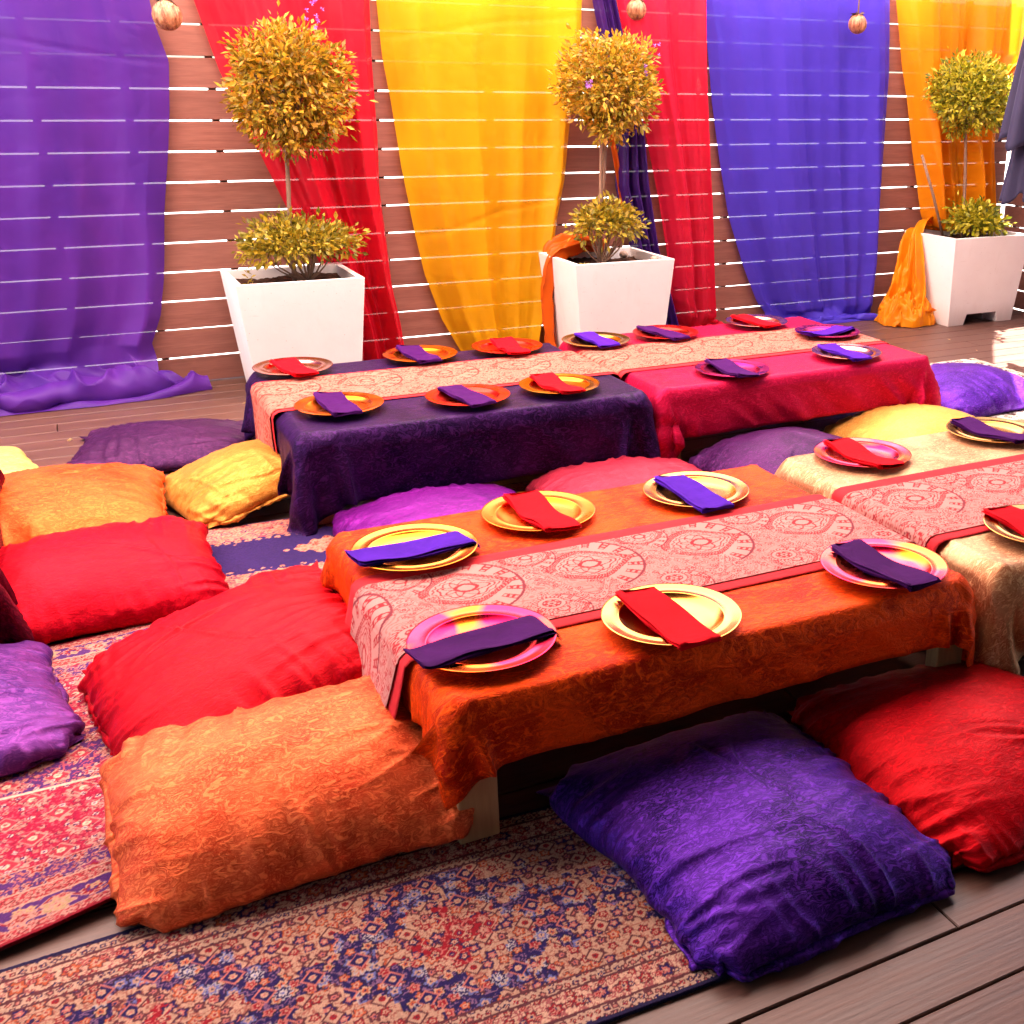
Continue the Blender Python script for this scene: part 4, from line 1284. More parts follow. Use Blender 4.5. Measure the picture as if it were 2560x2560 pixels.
M['v_orange'] = velvet('orange_crushed_velvet', (0.28, 0.002, 0.001), (0.86, 0.085, 0.005), 1.0, 0.47, 0.10, 0.30, relief=0.85, veins=0.25)
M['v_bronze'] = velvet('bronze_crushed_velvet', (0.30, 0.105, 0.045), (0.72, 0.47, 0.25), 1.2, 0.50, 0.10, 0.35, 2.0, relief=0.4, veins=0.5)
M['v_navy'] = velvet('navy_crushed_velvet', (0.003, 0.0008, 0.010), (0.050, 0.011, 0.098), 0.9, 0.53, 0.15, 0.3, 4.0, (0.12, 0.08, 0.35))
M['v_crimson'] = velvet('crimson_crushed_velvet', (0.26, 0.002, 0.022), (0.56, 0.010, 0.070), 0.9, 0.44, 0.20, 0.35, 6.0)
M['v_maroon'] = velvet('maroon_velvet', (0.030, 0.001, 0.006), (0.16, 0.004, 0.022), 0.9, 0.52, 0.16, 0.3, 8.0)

CL = [('orange', (0.105, 0.19, 0.125, 0.16), 'orange crushed velvet cloth on the table nearest the camera', 'v_orange'),
      ('bronze', (0.20, 0.2, 0.20, 0.16), 'bronze crushed velvet cloth on the table at the right edge', 'v_bronze'),
      ('navy', (0.20, 0.20, 0.225, 0.16), 'dark navy velvet cloth with a corner dropping to the rug', 'v_navy'),
      ('crimson', (0.20, 0.22, 0.185, 0.16), 'crimson velvet cloth on the far right table', 'v_crimson'),
      ('maroon', (0.2, 0.25, 0.27, 0.25), 'dark maroon velvet cloth at the left edge', 'v_maroon')]
CX = cloths([dict(box=(*TB[k], HT - 0.012), over=o) for k, o, l, m in CL])
for (k, ov, lab, mt), X in zip(CL, CX):
    n, m = X.shape[:2]
    x0, x1, y0, y1 = TB[k]
    X = up2(X, 2); n, m = X.shape[:2]
    uu, vv = np.meshgrid(np.linspace(0, x1 - x0 + ov[0] + ov[1], n), np.linspace(0, y1 - y0 + ov[2] + ov[3], m), indexing='ij')
    dn = np.clip((HT - 0.03 - X[..., 2]) / 0.12, 0, 1)          # how far down the side
    ln = uu + vv * 1.07
    rp = (1 - np.abs(2 * fbm(ln * 6.5, X[..., 2] * 1.5, len(k), 2) - 1)) ** 2 - 0.3
    ctr = np.array([(x0 + x1) / 2, (y0 + y1) / 2])
    nx = np.where(X[..., 0] < x0 + 0.004, -1.0, np.where(X[..., 0] > x1 - 0.004, 1.0, 0)); ny = np.where(X[..., 1] < y0 + 0.004, -1.0, np.where(X[..., 1] > y1 - 0.004, 1.0, 0))
    amp = {'crimson': 0.030, 'navy': 0.014}.get(k, 0.016)
    X = X + np.stack([nx, ny, 0 * nx], -1) * (amp * np.maximum(rp, -0.1) * dn)[..., None]
    X[..., 2] += 0.0022 * (fbm(uu * 9, vv * 9, len(k) + 3, 3) - 0.5) * (dn < 0.01)
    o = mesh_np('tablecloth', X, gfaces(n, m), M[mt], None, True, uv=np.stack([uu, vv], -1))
    s = o.modifiers.new('thick', 'SOLIDIFY'); s.thickness = 0.003; s.offset = 0
    tag(o, lab, 'tablecloth', 'velvet cloths on the low tables')

# runners: red satin underneath, a paisley panel on top
def paint_paisley(u, v, Wd, base, line, dark):
    C = np.empty(u.shape + (3,)); C[:] = base
    lite = tuple(min(1, b * 1.10) for b in base)
    P = 0.335
    allm = np.ones(u.shape, bool)
    # filler: nested contour lines, like the small scrolls of the weave
    f = fbm(u * 17 + 3 * fbm(u * 8, v * 8, 2, 2), v * 17, 3, 2)
    put(C, np.abs(((f * 17) % 1) - 0.5) < 0.17, tuple(0.55 * b + 0.45 * l for b, l in zip(base, line)))
    rosette(C, allm, u, v, 0.030, 5, 0.012, [(base, line, base), (lite, line, lite)], 6, 0.6, line, 0.75)
    # S-scroll band with beads
    s = v - Wd * (0.42 + 0.17 * np.sin(2 * pi * (u - 0.05) / P) + 0.11 * np.sin(4 * pi * u / P + 1))
    put(C, np.abs(s) < 0.019, lite); put(C, (np.abs(s) > 0.013) & (np.abs(s) < 0.0155), line); put(C, (np.abs(s) > 0.0175) & (np.abs(s) < 0.0195), dark)
    bu = ((u / 0.022) % 1 - 0.5) * 0.022
    rb = np.hypot(bu, s)
    put(C, rb < 0.0075, line); put(C, rb < 0.0050, lite)
    # big ogee medallions pointing along the runner, with a fan of bars
    for (ou, ov, sc) in ((0.0, 0.66, 1.0), (0.17, 0.10, 0.55), (0.20, 0.95, 0.6)):
        du = ((u - ou + P / 2) % P) - P / 2; dv = v - Wd * ov
        asym = np.where(du > 0, 1.0 + 2.2 * np.clip(du / 0.11, 0, 1) ** 2, 1.0)
        q = (np.abs(du) / (0.098 * sc)) ** 1.7 + (np.abs(dv) * asym ** 0.5 / (0.078 * sc)) ** 1.7
        th = np.arctan2(dv, du + 0.02); rr = np.hypot(du + 0.02, dv) / sc
        fan = (q > 1.35) & (rr < 0.165) & (np.abs(th) < 1.25)
        put(C, fan, lite)
        bars = fan & (np.cos(th * 17) > 0.25) & (rr > 0.118)
        put(C, bars, line); put(C, bars & (np.cos(th * 17) > 0.72) & (np.sin(rr * 420) > 0.0), base)
        put(C, fan & (rr > 0.158), dark)
        put(C, q < 1.42, line)
        chain = (q > 0.98) & (q < 1.36)
        put(C, chain & (np.sin(th * 62) * np.sin(q * 26) > 0.25), base)
        put(C, q < 0.94, lite)
        sca = 0.80 + 0.05 * np.cos(th * 18)
        put(C, (q < sca) & (q > sca - 0.06), line)
        put(C, (q < 0.60 + 0.06 * np.cos(9 * th)) & (q > 0.53 + 0.06 * np.cos(9 * th)), line)
        fl = 0.36 * (1 + 0.35 * np.cos(7 * th))
        put(C, q < fl, base); put(C, (q < fl) & (q > fl - 0.07), line)
        put(C, (q < 0.16), line); put(C, q < 0.08, lite)
    # ringed flowers
    for (ou, ov, R) in ((0.155, 0.20, 0.036), (0.02, 0.22, 0.020), (0.24, 0.60, 0.017)):
        du = ((u - ou + P / 2) % P) - P / 2; dv = (v - Wd * ov) * 1.15
        r = np.hypot(du, dv) / R; th = np.arctan2(dv, du)
        put(C, r < 1.28, line); put(C, (r < 1.28) & (r > 1.02) & (np.cos(th * 26) > -0.2), lite)
        put(C, r < 0.95, lite); put(C, (r < 0.66) & (r > 0.56), dark)
        put(C, r < 0.50 * (1 + 0.25 * np.cos(6 * th)), line); put(C, r < 0.3, base); put(C, r < 0.13, dark)
    return C
M['paisley'] = vcol_mat('paisley_jacquard', 0.75, 0.35, 0.0015, 600, 0.1)
M['redsatin'] = napkin_mat('red_satin', (0.62, 0.035, 0.045))

def runner(x0, x1, yA, yB, yC, yD, hangL, hangR, step, base, line, dark, label, flare=0.0, seed=0):
    """yA..yD: near edge of the red band, near and far edges of the panel, far edge of the red band"""
    root = empty('table_runner', ((x0 + x1) / 2, (yA + yD) / 2, HT), label, 'table runner', 'paisley runners along the tables')
    def lay(ya, yb, z, st, hl, hr, out):
        L = hl + (x1 - x0) + hr
        ns, nw = int(L / st), max(int((yb - ya) / st), 8)
        s = np.linspace(-hl, x1 - x0 + hr, ns)
        v = np.linspace(0, yb - ya, nw)
        S, Vv = np.meshgrid(s, v, indexing='ij')
        r = 0.020
        # arc round each table edge, then straight down
        X = np.zeros_like(S); Z = np.zeros_like(S)
        Lx = x1 - x0
        top = (S >= r) & (S <= Lx - r)
        X = np.where(top, x0 + S, 0); Z = np.where(top, HT + z, 0)
        q = r * pi / 2
        a = np.clip((r - S) / q, 0, 1) * pi / 2
        left = S < r
        dl = np.maximum(-(S - r) - q, 0)
        Ya = ya + Vv
        wob = (0.010 * np.sin(Ya * 13 + seed) + 0.016 * (fbm(Ya * 7, S * 5, seed, 2) - 0.5)) * np.clip(dl / 0.2, 0, 1)
        X = np.where(left, x0 + r - (r + z) * np.sin(a) - 0.012 * np.sin(np.clip(a, 0, pi / 2)) + wob * 1.6 - flare * dl - out * (dl > 0), X)
        Z = np.where(left, HT - r + (r + z) * np.cos(a) - dl, Z)
        rt = S > Lx - r
        b = np.clip((S - (Lx - r)) / q, 0, 1) * pi / 2
        dr = np.maximum(S - (Lx - r) - q, 0)
        X = np.where(rt, x1 - r + (r + z) * np.sin(b) + 0.012 * np.sin(b) + out * (dr > 0), X)
        Z = np.where(rt, HT - r + (r + z) * np.cos(b) - dr, Z)
        Y = ya + Vv + 0.006 * (fbm(S * 4 + seed, Vv * 0 + z * 900, seed, 2) - 0.5)
        Z = Z + 0.0012 * (fbm(S * 9, Vv * 9, seed + 2, 2) - 0.5) * top
        return np.stack([X, Y, np.maximum(Z, 0.012)], -1), S, Vv
    P, S, Vv = lay(yA, yD, 0.0055, 0.012, max(hangL - 0.004, 0), hangR, 0.0)
    o = mesh_np('border', P, gfaces(*S.shape), M['redsatin'], root, True)
    so = o.modifiers.new('thick', 'SOLIDIFY'); so.thickness = 0.0012
    P, S, Vv = lay(yB, yC, 0.0085, step, max(hangL, 0), hangR, 0.003)
    C = paint_paisley(S + 0.11 + seed * 0.07, Vv, yC - yB, base, line, dark)
    o = mesh_np('panel', P, gfaces(*S.shape), M['paisley'], root, True, col=C)
    return root
PB, PL_, PD = (0.50, 0.23, 0.205), (0.38, 0.022, 0.032), (0.20, 0.030, 0.045)
runner(0.545, 1.972, 2.195, 2.238, 2.625, 2.682, 0.30, 0.05, 0.0027, PB, PL_, PD, 'pink and red paisley runner on the orange table', 0.24, 0)
runner(2.045, 3.475, 2.205, 2.245, 2.640, 2.700, 0.12, 0.05, 0.0034, PB, PL_, PD, 'pink and red paisley runner on the bronze table', 0.0, 1)
CB, CLn, CD = (0.48, 0.165, 0.120), (0.32, 0.030, 0.022), (0.22, 0.022, 0.02)
runner(0.648, 2.068, 4.345, 4.375, 4.820, 4.845, 0.27, 0.02, 0.0050, CB, CLn, CD, 'cream and red paisley runner on the dark navy table', 0.06, 2)
runner(2.108, 3.552, 4.345, 4.385, 4.815, 4.845, 0.02, 0.16, 0.0050, CB, CLn, CD, 'cream and red paisley runner on the crimson table', 0.0, 3)


# ------------------------------------------------------------------ plates and napkins
M['m_gold'] = metal_mat('gold_lacquer', (0.72, 0.25, 0.018), 0.20)
M['m_pale'] = metal_mat('pale_gold_lacquer', (0.58, 0.27, 0.055), 0.20)
M['m_orange'] = metal_mat('orange_lacquer', (0.82, 0.17, 0.010), 0.28)
M['m_red'] = metal_mat('red_lacquer', (0.80, 0.030, 0.02), 0.28)
M['m_magenta'] = metal_mat('magenta_lacquer', (0.72, 0.006, 0.065), 0.24, (0.85, 0.13, 0.010))  # orange gold reflections painted over the magenta
M['m_plum'] = metal_mat('plum_lacquer', (0.45, 0.008, 0.11), 0.28)
M['m_rose'] = metal_mat('rose_copper_lacquer', (0.78, 0.30, 0.24), 0.2)
M['n_red'] = napkin_mat('red_napkin', (0.64, 0.004, 0.012))
M['n_plum'] = napkin_mat('plum_napkin', (0.050, 0.005, 0.090))
M['n_blue'] = napkin_mat('violet_blue_napkin', (0.065, 0.010, 0.34))

prof = np.array([(0.0, 0.0035), (0.06, 0.0035), (0.100, 0.0040), (0.109, 0.0062), (0.117, 0.0110), (0.1215, 0.0140), (0.1240, 0.0163), (0.1262, 0.0150), (0.145, 0.0176), (0.1600, 0.0202), (0.1645, 0.0210), (0.1652, 0.0200),
                 (0.160, 0.0180), (0.140, 0.0155), (0.122, 0.0128), (0.112, 0.0055), (0.104, 0.0005), (0.06, 0.0008), (0.0, 0.0008)])
def plate_mesh(name):
    m = 72
    th = np.linspace(0, 2 * pi, m, endpoint=False)
    pr_ = prof[1:-1]
    V = np.stack([pr_[:, 0][:, None] * np.cos(th), pr_[:, 0][:, None] * np.sin(th), np.broadcast_to(pr_[:, 1][:, None], (len(pr_), m))], -1).reshape(-1, 3)
    F = [tuple(f) for f in tubefaces(len(pr_), m).tolist()]
    V = np.vstack([V, (0, 0, prof[0, 1]), (0, 0, prof[-1, 1])])
    a = len(V) - 2
    k = (len(pr_) - 1) * m
    for j in range(m):
        F.append((a, j, (j + 1) % m)); F.append((a + 1, k + (j + 1) % m, k + j))
    me = bpy.data.meshes.new(name)
    me.from_pydata(V.tolist(), [], F)
    bm = bmesh.new(); bm.from_mesh(me); bmesh.ops.recalc_face_normals(bm, faces=bm.faces); bm.to_mesh(me); bm.free()
    me.polygons.foreach_set('use_smooth', np.ones(len(me.polygons), bool))
    me.update()
    return me
plate_me = {}
def napkin_arrays(L, Wd, seed):
    """folded strip of cloth lying across the plate: three layers, the front end turned down over the rim"""
    r = np.random.default_rng(seed)
    ph = r.random(4) * 6
    n, parts = 46, []
    s = np.linspace(-0.5, 0.5, n)
    for k, (z0, th, w, sh) in enumerate(((0.0003, 0.0026, 0.97, 0.002), (0.0030, 0.0026, 1.0, -0.001), (0.0057, 0.0026, 0.985, 0.001))):
        m = 22
        a = np.linspace(0, 2 * pi, m, endpoint=False)
        cx = np.sign(np.cos(a)) * np.abs(np.cos(a)) ** 0.35 * 0.5
        cz = np.sign(np.sin(a)) * np.abs(np.sin(a)) ** 0.7 * 0.5
        S, A = np.meshgrid(s, np.arange(m), indexing='ij')
        lat = cx[A] * Wd * w + sh + 0.003 * np.sin(S * 9 + ph[0] + k) * (0.5 + np.abs(cx[A]))
        sl = S * L
        x = sl * np.where(S > 0, 1 - 0.006 * k, 1 + 0.004 * k)
        base = 0.0205 - 0.0085 * np.exp(-(sl / 0.085) ** 2) + 0.0022 * np.sin(S * 7 + ph[1])
        d = np.maximum(np.abs(sl) - 0.148, 0)
        base = base - d * (1.15 if True else 0) * (S > 0) + 0.4 * d * (S < 0)
        z = base + z0 + cz[A] * th + 0.5 * th + 0.0030 * np.sin(lat * 50 + S * 5 + ph[2])
        # the long open edge gapes a little
        z = z + (0.0030 * k) * (cx[A] < -0.3) * (1 + 0.4 * np.sin(S * 12 + ph[3]))
        V = np.stack([x, lat, z], -1).reshape(-1, 3)
        F = tubefaces(n, m)
        e = len(V)
        V = np.vstack([V, V[:m].mean(0), V[-m:].mean(0)])
        j = np.arange(m); j2 = (j + 1) % m
        F = np.vstack([F, np.stack([j2, j, np.full(m, e), np.full(m, e)], -1), np.stack([(n - 1) * m + j, (n - 1) * m + j2, np.full(m, e + 1), np.full(m, e + 1)], -1)])
        parts.append((V, F))
    return join(parts)

SET = [  # x, y, plate, napkin, napkin x, y, angle, label of place
 (0.720, 2.764, 'gold', 'blue', 0.713, 2.745, 6, 'at the far left corner of the orange table'),
 (1.120, 2.887, 'orange', 'red', 1.116, 2.862, -88, 'mid far side of the orange table'),
 (1.622, 2.848, 'pale', 'blue', 1.592, 2.815, -90, 'at the far right of the orange table'),
 (0.704, 2.184, 'magenta', 'plum', 0.700, 2.158, 7, 'at the near left corner of the orange table'),
 (1.136, 2.099, 'pale', 'red', 1.113, 2.080, -87, 'in the middle of the near side of the orange table'),
 (1.769, 2.113, 'magenta', 'plum', 1.752, 2.092, -86, 'at the near right corner of the orange table'),
 (0.829, 4.972, 'rose', 'red', 0.823, 4.925, -83, 'at the far left corner of the navy table'),
 (1.387, 4.975, 'orange', 'plum', 1.368, 4.945, -87, 'mid far side of the navy table'),
 (1.796, 4.962, 'red', 'red', 1.795, 4.925, -95, 'at the far right of the navy table'),
 (2.230, 4.916, 'pale', 'blue', 2.226, 4.900, -90, 'at the far left of the crimson table'),
 (2.616, 4.929, 'red', 'plum', 2.588, 4.905, -80, 'mid far side of the crimson table'),
 (3.183, 4.984, 'rose', 'red', 3.163, 4.960, -87, 'at the far right of the crimson table'),
 (3.370, 4.610, 'plum', 'blue', 3.345, 4.585, 12, 'at the right end of the crimson table'),
 (0.867, 4.278, 'orange', 'plum', 0.856, 4.258, -88, 'at the near left corner of the navy table'),
 (1.346, 4.192, 'red', 'plum', 1.334, 4.175, -82, 'in the middle of the near side of the navy table'),
 (1.739, 4.202, 'gold', 'red', 1.717, 4.180, -87, 'at the near right of the navy table'),
 (2.536, 4.155, 'plum', 'plum', 2.523, 4.140, -92, 'on the near side of the crimson table, left'),
 (3.179, 4.188, 'rose', 'blue', 3.146, 4.165, -93, 'on the near side of the crimson table, right'),
 (2.311, 2.919, 'magenta', 'red', 2.289, 2.890, -90, 'on the far side of the bronze table, left'),
 (2.905, 2.928, 'pale', 'plum', 2.880, 2.905, -84, 'on the far side of the bronze table, right'),
 (2.345, 2.125, 'pale', 'red', 2.300, 2.115, -92, 'at the near left corner of the bronze table')]
PN = {'gold': 'gold', 'pale': 'pale gold', 'orange': 'orange', 'red': 'red', 'magenta': 'magenta', 'plum': 'plum', 'rose': 'rose copper'}
NN = {'red': 'red', 'plum': 'plum', 'blue': 'violet blue'}
for k, (x, y, pc, nc, nx, ny, na, where) in enumerate(SET):
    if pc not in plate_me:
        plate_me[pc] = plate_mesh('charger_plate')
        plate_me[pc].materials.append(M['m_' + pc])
    # plates that overlap the runner lie on it
    on = (2.195 - 0.163 < y < 2.682 + 0.163 and y < 3.5) or (4.345 - 0.163 < y < 4.845 + 0.163 and y > 3.5)
    p = link('charger_plate', plate_me[pc], None, None, (x, y, HT + (0.0105 if on else 0.0035)))
    p.rotation_euler = (0, 0, random.uniform(0, 6.28))
    tag(p, '%s charger plate %s' % (PN[pc], where), 'plate', 'charger plates on the tables')
    V, F = napkin_arrays(0.302 if abs(na) > 45 else 0.330, 0.112, k)
    a = radians(na)
    R = np.array([[cos(a), -sin(a), 0], [sin(a), cos(a), 0], [0, 0, 1]])
    V = V @ R.T + np.array([nx, ny, HT + (0.0105 if on else 0.0035)])
    o = mesh_list('folded_napkin', V, F, M['n_' + nc], None, True)
    tag(o, '%s napkin on the plate %s' % (NN[nc], where), 'napkin', 'folded napkins on the plates')

# ------------------------------------------------------------------ cushions
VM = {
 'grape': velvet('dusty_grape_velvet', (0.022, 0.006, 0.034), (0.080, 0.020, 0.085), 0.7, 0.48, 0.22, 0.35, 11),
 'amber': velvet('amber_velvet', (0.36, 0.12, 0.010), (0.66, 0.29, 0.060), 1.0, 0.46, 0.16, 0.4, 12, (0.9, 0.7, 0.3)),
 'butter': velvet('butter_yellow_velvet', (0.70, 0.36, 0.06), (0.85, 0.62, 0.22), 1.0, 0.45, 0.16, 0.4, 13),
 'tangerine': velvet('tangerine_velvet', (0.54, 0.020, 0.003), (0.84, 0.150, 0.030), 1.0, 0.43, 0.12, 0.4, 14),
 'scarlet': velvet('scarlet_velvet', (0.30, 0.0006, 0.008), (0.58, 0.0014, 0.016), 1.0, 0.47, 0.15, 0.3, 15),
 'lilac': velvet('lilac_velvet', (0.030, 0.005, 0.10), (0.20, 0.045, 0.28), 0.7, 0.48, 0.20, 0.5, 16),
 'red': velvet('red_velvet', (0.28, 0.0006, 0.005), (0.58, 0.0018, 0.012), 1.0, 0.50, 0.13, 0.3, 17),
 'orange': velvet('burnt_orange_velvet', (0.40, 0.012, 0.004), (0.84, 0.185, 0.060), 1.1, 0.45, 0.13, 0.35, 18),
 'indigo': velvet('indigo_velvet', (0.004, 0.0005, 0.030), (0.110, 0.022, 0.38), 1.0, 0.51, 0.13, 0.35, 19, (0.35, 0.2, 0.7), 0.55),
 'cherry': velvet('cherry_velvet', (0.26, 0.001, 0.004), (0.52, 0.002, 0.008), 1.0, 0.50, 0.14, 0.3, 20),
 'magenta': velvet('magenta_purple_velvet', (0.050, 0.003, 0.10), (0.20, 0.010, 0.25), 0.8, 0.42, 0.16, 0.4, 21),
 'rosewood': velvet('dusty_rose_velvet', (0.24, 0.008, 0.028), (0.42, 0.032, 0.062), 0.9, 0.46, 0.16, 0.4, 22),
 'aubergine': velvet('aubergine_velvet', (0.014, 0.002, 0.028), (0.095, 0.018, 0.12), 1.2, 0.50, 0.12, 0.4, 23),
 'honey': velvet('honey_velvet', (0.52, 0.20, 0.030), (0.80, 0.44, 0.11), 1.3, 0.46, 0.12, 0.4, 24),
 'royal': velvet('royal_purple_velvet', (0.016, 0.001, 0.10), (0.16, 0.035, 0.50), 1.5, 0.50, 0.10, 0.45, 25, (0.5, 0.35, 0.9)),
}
PIL = [ # centre, size, rz deg, fill height, colour, label, lean: (axis deg, angle deg, pivot x, pivot y, lift)
 ((0.30, 5.20), (0.78, 0.62), -16, 0.105, 'grape', 'dusty grape cushion lying on the deck left of the navy table', None),
 ((0.53, 4.45), (0.58, 0.60), 14, 0.105, 'amber', 'amber yellow cushion propped against the left end of the navy table', (105, -13, 0.26, 4.40, 0.0)),
 ((-0.50, 5.06), (0.70, 0.70), 10, 0.130, 'butter', 'pale butter yellow cushion cut off by the left edge', None),
 ((-0.11, 4.36), (0.76, 0.74), -5, 0.130, 'tangerine', 'tangerine cushion behind the scarlet cushion at the left', (0, 5, 0, 4.0, 0.02)),
 ((-0.04, 3.72), (0.80, 0.68), 1, 0.140, 'scarlet', 'scarlet cushion lying beside the maroon cloth', (0, 6, 0, 3.45, 0.0)),
 ((-0.48, 3.04), (0.74, 0.72), 8, 0.135, 'lilac', 'shiny lilac purple cushion at the lower left edge', None),
 ((0.265, 2.82), (0.76, 0.80), 8, 0.115, 'red', 'bright red cushion wedged against the end of the orange table', (92, -14, -0.05, 2.8, 0.02)),
 ((0.285, 2.235), (0.82, 0.56), -2, 0.135, 'orange', 'burnt orange cushion leaning on the red one in the foreground', (-16, 17, -0.05, 2.03, 0.0)),
 ((1.14, 1.74), (0.70, 0.82), 2, 0.135, 'indigo', 'indigo purple cushion in the foreground under the table edge', None),
 ((1.79, 1.745), (0.76, 0.80), -3, 0.140, 'cherry', 'deep cherry red cushion at the lower right', None),
 ((1.10, 3.74), (0.76, 0.66), 3, 0.140, 'magenta', 'magenta purple cushion before the navy table', None),
 ((1.84, 3.74), (0.80, 0.66), -3, 0.140, 'rosewood', 'dusty rose cushion between the two table rows', None),
 ((2.58, 3.72), (0.80, 0.74), 6, 0.185, 'aubergine', 'plump aubergine cushion in front of the crimson table', None),
 ((3.34, 3.80), (0.84, 0.72), -4, 0.165, 'honey', 'honey yellow cushion in front of the crimson table', None),
 ((4.10, 4.38), (0.84, 0.76), 4, 0.165, 'royal', 'shiny royal purple cushion in the sun at the right', None)]
specs = [dict(c=(c[0], c[1], 0.17), size=sz, rz=radians(rz), vol=sz[0] * sz[1] * fh * 0.80) for (c, sz, rz, fh, colr, lab, ln) in PIL]
def lean(X, ln):
    """tip a settled cushion up about a line on the floor, so that it leans on its neighbour"""
    ax, an, px, py, lift = ln
    k = np.array([cos(radians(ax)), sin(radians(ax)), 0]); a = radians(an)
    P = X - np.array([px, py, 0.014])
    P = P * cos(a) + np.cross(np.broadcast_to(k, P.shape), P) * sin(a) + (P @ k)[..., None] * k * (1 - cos(a))
    P = P + np.array([px, py, 0.014 + lift])
    P[..., 2] = np.maximum(P[..., 2], 0.014)
    return P
NP = 44
PX = pillows(specs, n=NP, steps=90, iters=6)
for pi_, ((c, sz, rz, fh, colr, lab, ln), X) in enumerate(zip(PIL, PX)):
    X = corners(X.astype(float))
    if ln: X = lean(X, ln)
    k = 3 if pi_ in (4, 5, 6, 7, 8, 9) else 2
    T = wrinkle(up2(X[0], k), sz[0], sz[1], 91 + pi_, 1, 1.0, 0 if pi_ == 7 else 2)
    Bt = wrinkle(up2(X[1], k), sz[0], sz[1], 60 + pi_, -1)
    n = T.shape[0]
    idx = np.zeros((2, n, n), int)
    idx[0] = np.arange(n * n).reshape(n, n)
    inner = np.zeros((n, n), bool); inner[1:-1, 1:-1] = True
    idx[1] = idx[0]
    idx[1][inner] = n * n + np.arange(inner.sum())
    V = np.vstack([T.reshape(-1, 3), Bt[inner]])
    def quads(I, flip):
        a, b, cc, d = I[:-1, :-1].ravel(), I[1:, :-1].ravel(), I[1:, 1:].ravel(), I[:-1, 1:].ravel()
        return np.stack([a, b, cc, d] if not flip else [a, d, cc, b], -1)
    F = np.vstack([quads(idx[0], False), quads(idx[1], True)])
    uu, vv = np.meshgrid(np.linspace(0, sz[0], n), np.linspace(0, sz[1], n), indexing='ij')
    uvs = np.vstack([np.stack([uu, vv], -1).reshape(-1, 2), np.stack([uu + 3, vv], -1)[inner]])
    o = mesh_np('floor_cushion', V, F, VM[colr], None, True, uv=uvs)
    tag(o, lab, 'cushion', 'velvet floor cushions')

# ------------------------------------------------------------------ ornaments and small things
def vine_mat():
    t = NT('gilded_vine')
    tc = t.n('TexCoord').outputs['Object']
    a = t.noise(t.map(tc, scale=(1, 1, 0.25)), 60, 4, 0.6)
    c = t.mix(t.ramp(a, [(0.35, 0.0), (0.65, 1.0)]), (0.20, 0.055, 0.025), (0.62, 0.28, 0.14))
    return t.done(t.pbr(c, 0.45, 0.25, 0.5, t.bump(a, 0.4, 0.004)).outputs[0])
M['vine'] = vine_mat()
M['dry'] = pebble_mat('dry_leaf', (0.09, 0.05, 0.04))
M['cord'] = pebble_mat('jute_cord', (0.35, 0.22, 0.13))
def hanging_ball(x, y, z, r, label, seed):
    root = empty('hanging_ball', (x, y, z - r), label, 'ornament', 'woven balls hung before the drapes')
    n, m = 40, 120
    th = np.linspace(0.02, pi - 0.02, n); ph = np.linspace(0, 2 * pi, m, endpoint=False)
    A, B = np.meshgrid(th, ph, indexing='ij')
    tw = B * 13 + 1.6 * np.sin(A * 2.3 + 2 * np.sin(B * 2 + seed)) + 2.2 * vn(A * 3, B * 2, seed)
    rid = 1 - np.abs(np.sin(tw)) ** 0.6
    q = r * (1 - 0.07 * rid + 0.03 * (vn(A * 4, B * 4, seed + 3) - 0.5))
    V = np.stack([x + q * np.sin(A) * np.cos(B), y + q * np.sin(A) * np.sin(B), z + q * np.cos(A)], -1)
    bl = mesh_np('ball', V, tubefaces(n, m), M['vine'], root, True)
    k = 9
    a = np.arange(k) * 2.4 + seed
    V, F, C = leaves(np.tile([[x, y, z + r * 1.0]], (k, 1)), np.stack([np.cos(a), np.sin(a), -0.35 + 0.5 * (np.arange(k) % 3 == 0)], -1), np.full(k, r * 0.95), np.full(k, r * 0.55), np.ones((k, 3)))
    mesh_np('leaf_collar', V, F, M['dry'], bl, False)
    tube('cord', [(x, y, z + r * 0.9), (x + 0.002, y, z + r + 0.18), (x, y + 0.02, z + r + 0.42)], [0.006, 0.004, 0.004], M['cord'], root, 6)
hanging_ball(0.655, 6.30, 1.812, 0.067, 'large copper vine ball hanging beside the purple drape', 1)
hanging_ball(3.136, 6.30, 1.935, 0.056, 'brown vine ball hanging before the rose red drape', 2)
hanging_ball(4.697, 6.30, 1.912, 0.058, 'pale vine ball with dry leaves hanging before the blue drape', 3)
# white teardrop on the fence
th = np.linspace(0, pi, 16); ph = np.linspace(0, 2 * pi, 16, endpoint=False)
A, B = np.meshgrid(th, ph, indexing='ij')
q = 0.020 * np.sin(A) * (1 - 0.45 * np.cos(A))
V = np.stack([3.64 + q * np.cos(B), 6.462 + 0.5 * q * np.sin(B), 1.53 + 0.05 * np.cos(A)], -1)
M['shell'] = pebble_mat('white_shell', (0.75, 0.72, 0.68))
tag(mesh_np('teardrop', V, tubefaces(16, 16), M['shell'], None, True), 'small white teardrop on the fence between the red and blue drapes', 'ornament')
# white paper lantern, its underside just in frame
lan = empty('paper_lantern', (5.55, 6.10, 2.08), 'white paper lantern at the very top right', 'lantern')
V, F = ball_arr((5.55, 6.10, 2.20), 0.115, 20, 0.9)
t_ = NT('white_paper'); _p = t_.pbr((0.85, 0.85, 0.83), 0.7); M['paper'] = t_.done(_p.outputs[0])
mesh_np('shade', V, F, M['paper'], lan, True)
tube('cord', [(5.55, 6.10, 2.30), (5.55, 6.10, 2.50), (5.55, 6.10, 2.72)], [0.003] * 3, M['cord'], lan, 6)
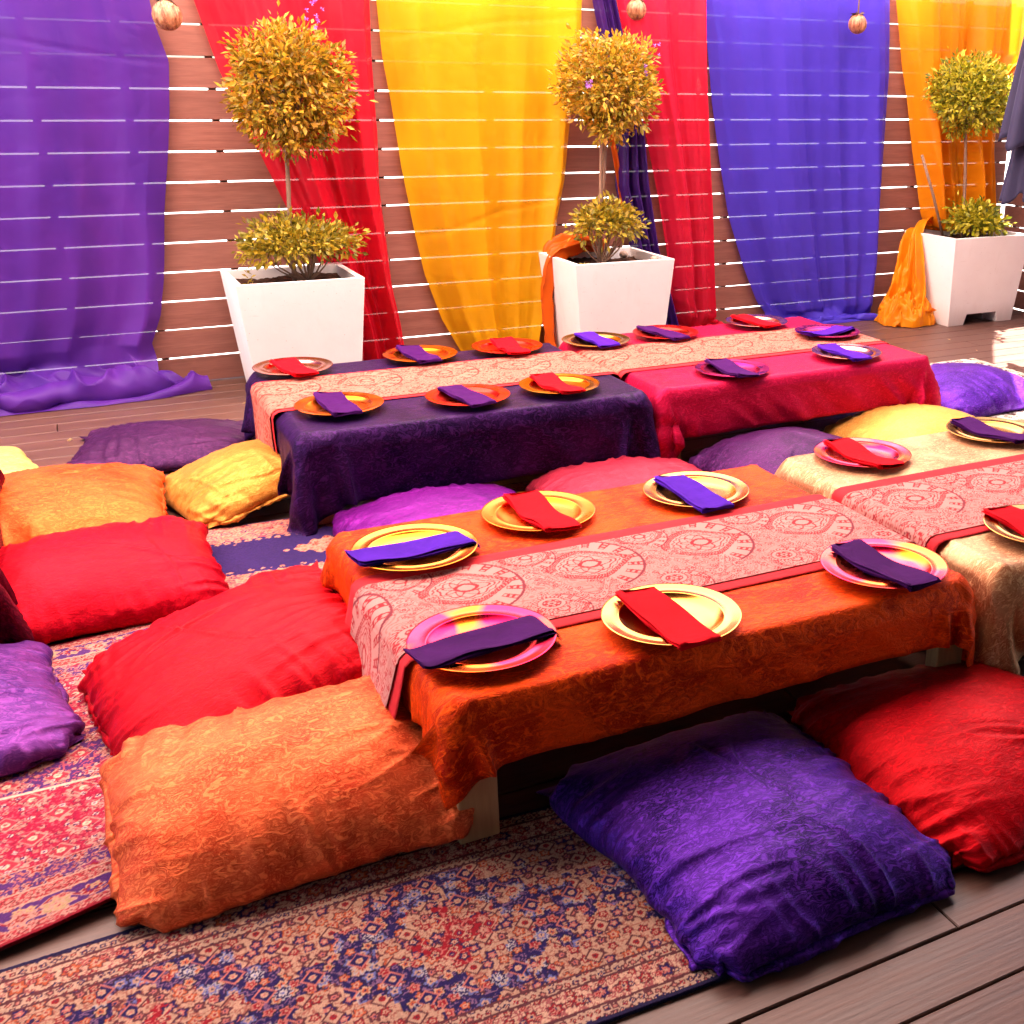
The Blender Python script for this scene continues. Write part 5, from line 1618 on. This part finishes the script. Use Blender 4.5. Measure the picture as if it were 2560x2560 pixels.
# closed navy parasol at the right edge
def navy_mat():
    t = NT('navy_canvas')
    tc = t.n('TexCoord').outputs['Object']
    w = t.noise(tc, 350, 2, 0.5); b = t.noise(tc, 5, 3, 0.5)
    c = t.mix(b, (0.016, 0.014, 0.040), (0.030, 0.026, 0.065))
    return t.done(t.pbr(c, 0.8, 0, 0.3, t.bump(w, 0.2, 0.002)).outputs[0])
M['navy_canvas'] = navy_mat()
PXc, PYc = 5.09, 5.0
par = empty('parasol', (PXc, PYc, 0), 'navy canvas parasol half closed at the right edge', 'parasol')
def skirt(name, z0, z1, r0, r1, seed, k=8):
    n, m = 40, 160
    s = np.linspace(0, 1, n); a = np.linspace(0, 2 * pi, m, endpoint=False)
    S, A = np.meshgrid(s, a, indexing='ij')
    R = r0 + (r1 - r0) * S ** 0.8 + (0.035 * np.cos(k * A + seed) + 0.012 * np.sin(2 * k * A)) * S
    Z = z0 + (z1 - z0) * S - 0.03 * S * np.cos(k * A + seed) + 0.06 * S * np.sin(A + seed)
    V = np.stack([PXc + R * np.cos(A), PYc + R * np.sin(A), Z], -1)
    o = mesh_np(name, V, tubefaces(n, m), M['navy_canvas'], par, True)
    sd = o.modifiers.new('thick', 'SOLIDIFY'); sd.thickness = 0.003
skirt('canopy', 2.45, 1.27, 0.05, 0.215, 0.6)
skirt('lower_canopy', 1.75, 1.00, 0.06, 0.165, 2.1)
tube('pole', [(PXc, PYc, 1.10), (PXc, PYc, 1.8), (PXc, PYc, 2.62)], [0.022] * 3, M['pine'], par, 12)
tube('arm', [(PXc, PYc, 2.62), (5.6, 4.7, 2.66), (6.1, 4.4, 2.62)], [0.025] * 3, M['pine'], par, 10)
tube('mast', [(6.1, 4.4, 0.0), (6.1, 4.4, 1.4), (6.1, 4.4, 2.66)], [0.03] * 3, M['pine'], par, 12)
# white label on the grape cushion
cs = np.array([[0.335, 4.905, 0.022]])
V, F, C = leaves(cs, np.array([[1.0, 0.12, 0.05]]), np.array([0.055]), np.array([0.02]), np.array([[0.8, 0.8, 0.8]]))
tag(mesh_np('care_label', V, F, M['paper'], None, False), 'white care label sticking out under the grape cushion', 'label')
# fallen leaves and petals on the far deck
r = random.Random(3)
LV = [(5.05, 5.55, 'between the crimson table and the corner planter'), (5.12, 5.9, 'just in front of the amber cloth heap'), (5.0, 5.25, 'beside the sunny patch of deck'),
      (5.35, 5.45, 'in front of the corner planter'), (4.6, 5.3, 'behind the royal purple cushion'), (0.72, 5.9, 'in front of the leftmost planter'), (4.35, 5.72, 'near the hem of the blue drape'),
      (0.52, 3.47, 'on the strip of deck between red and blue rugs'), (-0.05, 5.6, 'near the purple drape heap')]
for k, (x, y, where) in enumerate(LV):
    a = r.uniform(0, 6.28)
    V, F, C = leaves(np.array([[x, y, 0.006]]), np.array([[cos(a), sin(a), 0.15]]), np.array([r.uniform(0.025, 0.05)]), np.array([0.016]), np.array([[0.62, 0.46, 0.22]]))
    tag(mesh_np('fallen_leaf', V, F, M['leaf'], None, False, col=C), 'small dry leaf ' + where, 'leaf', 'dry leaves scattered on the deck')
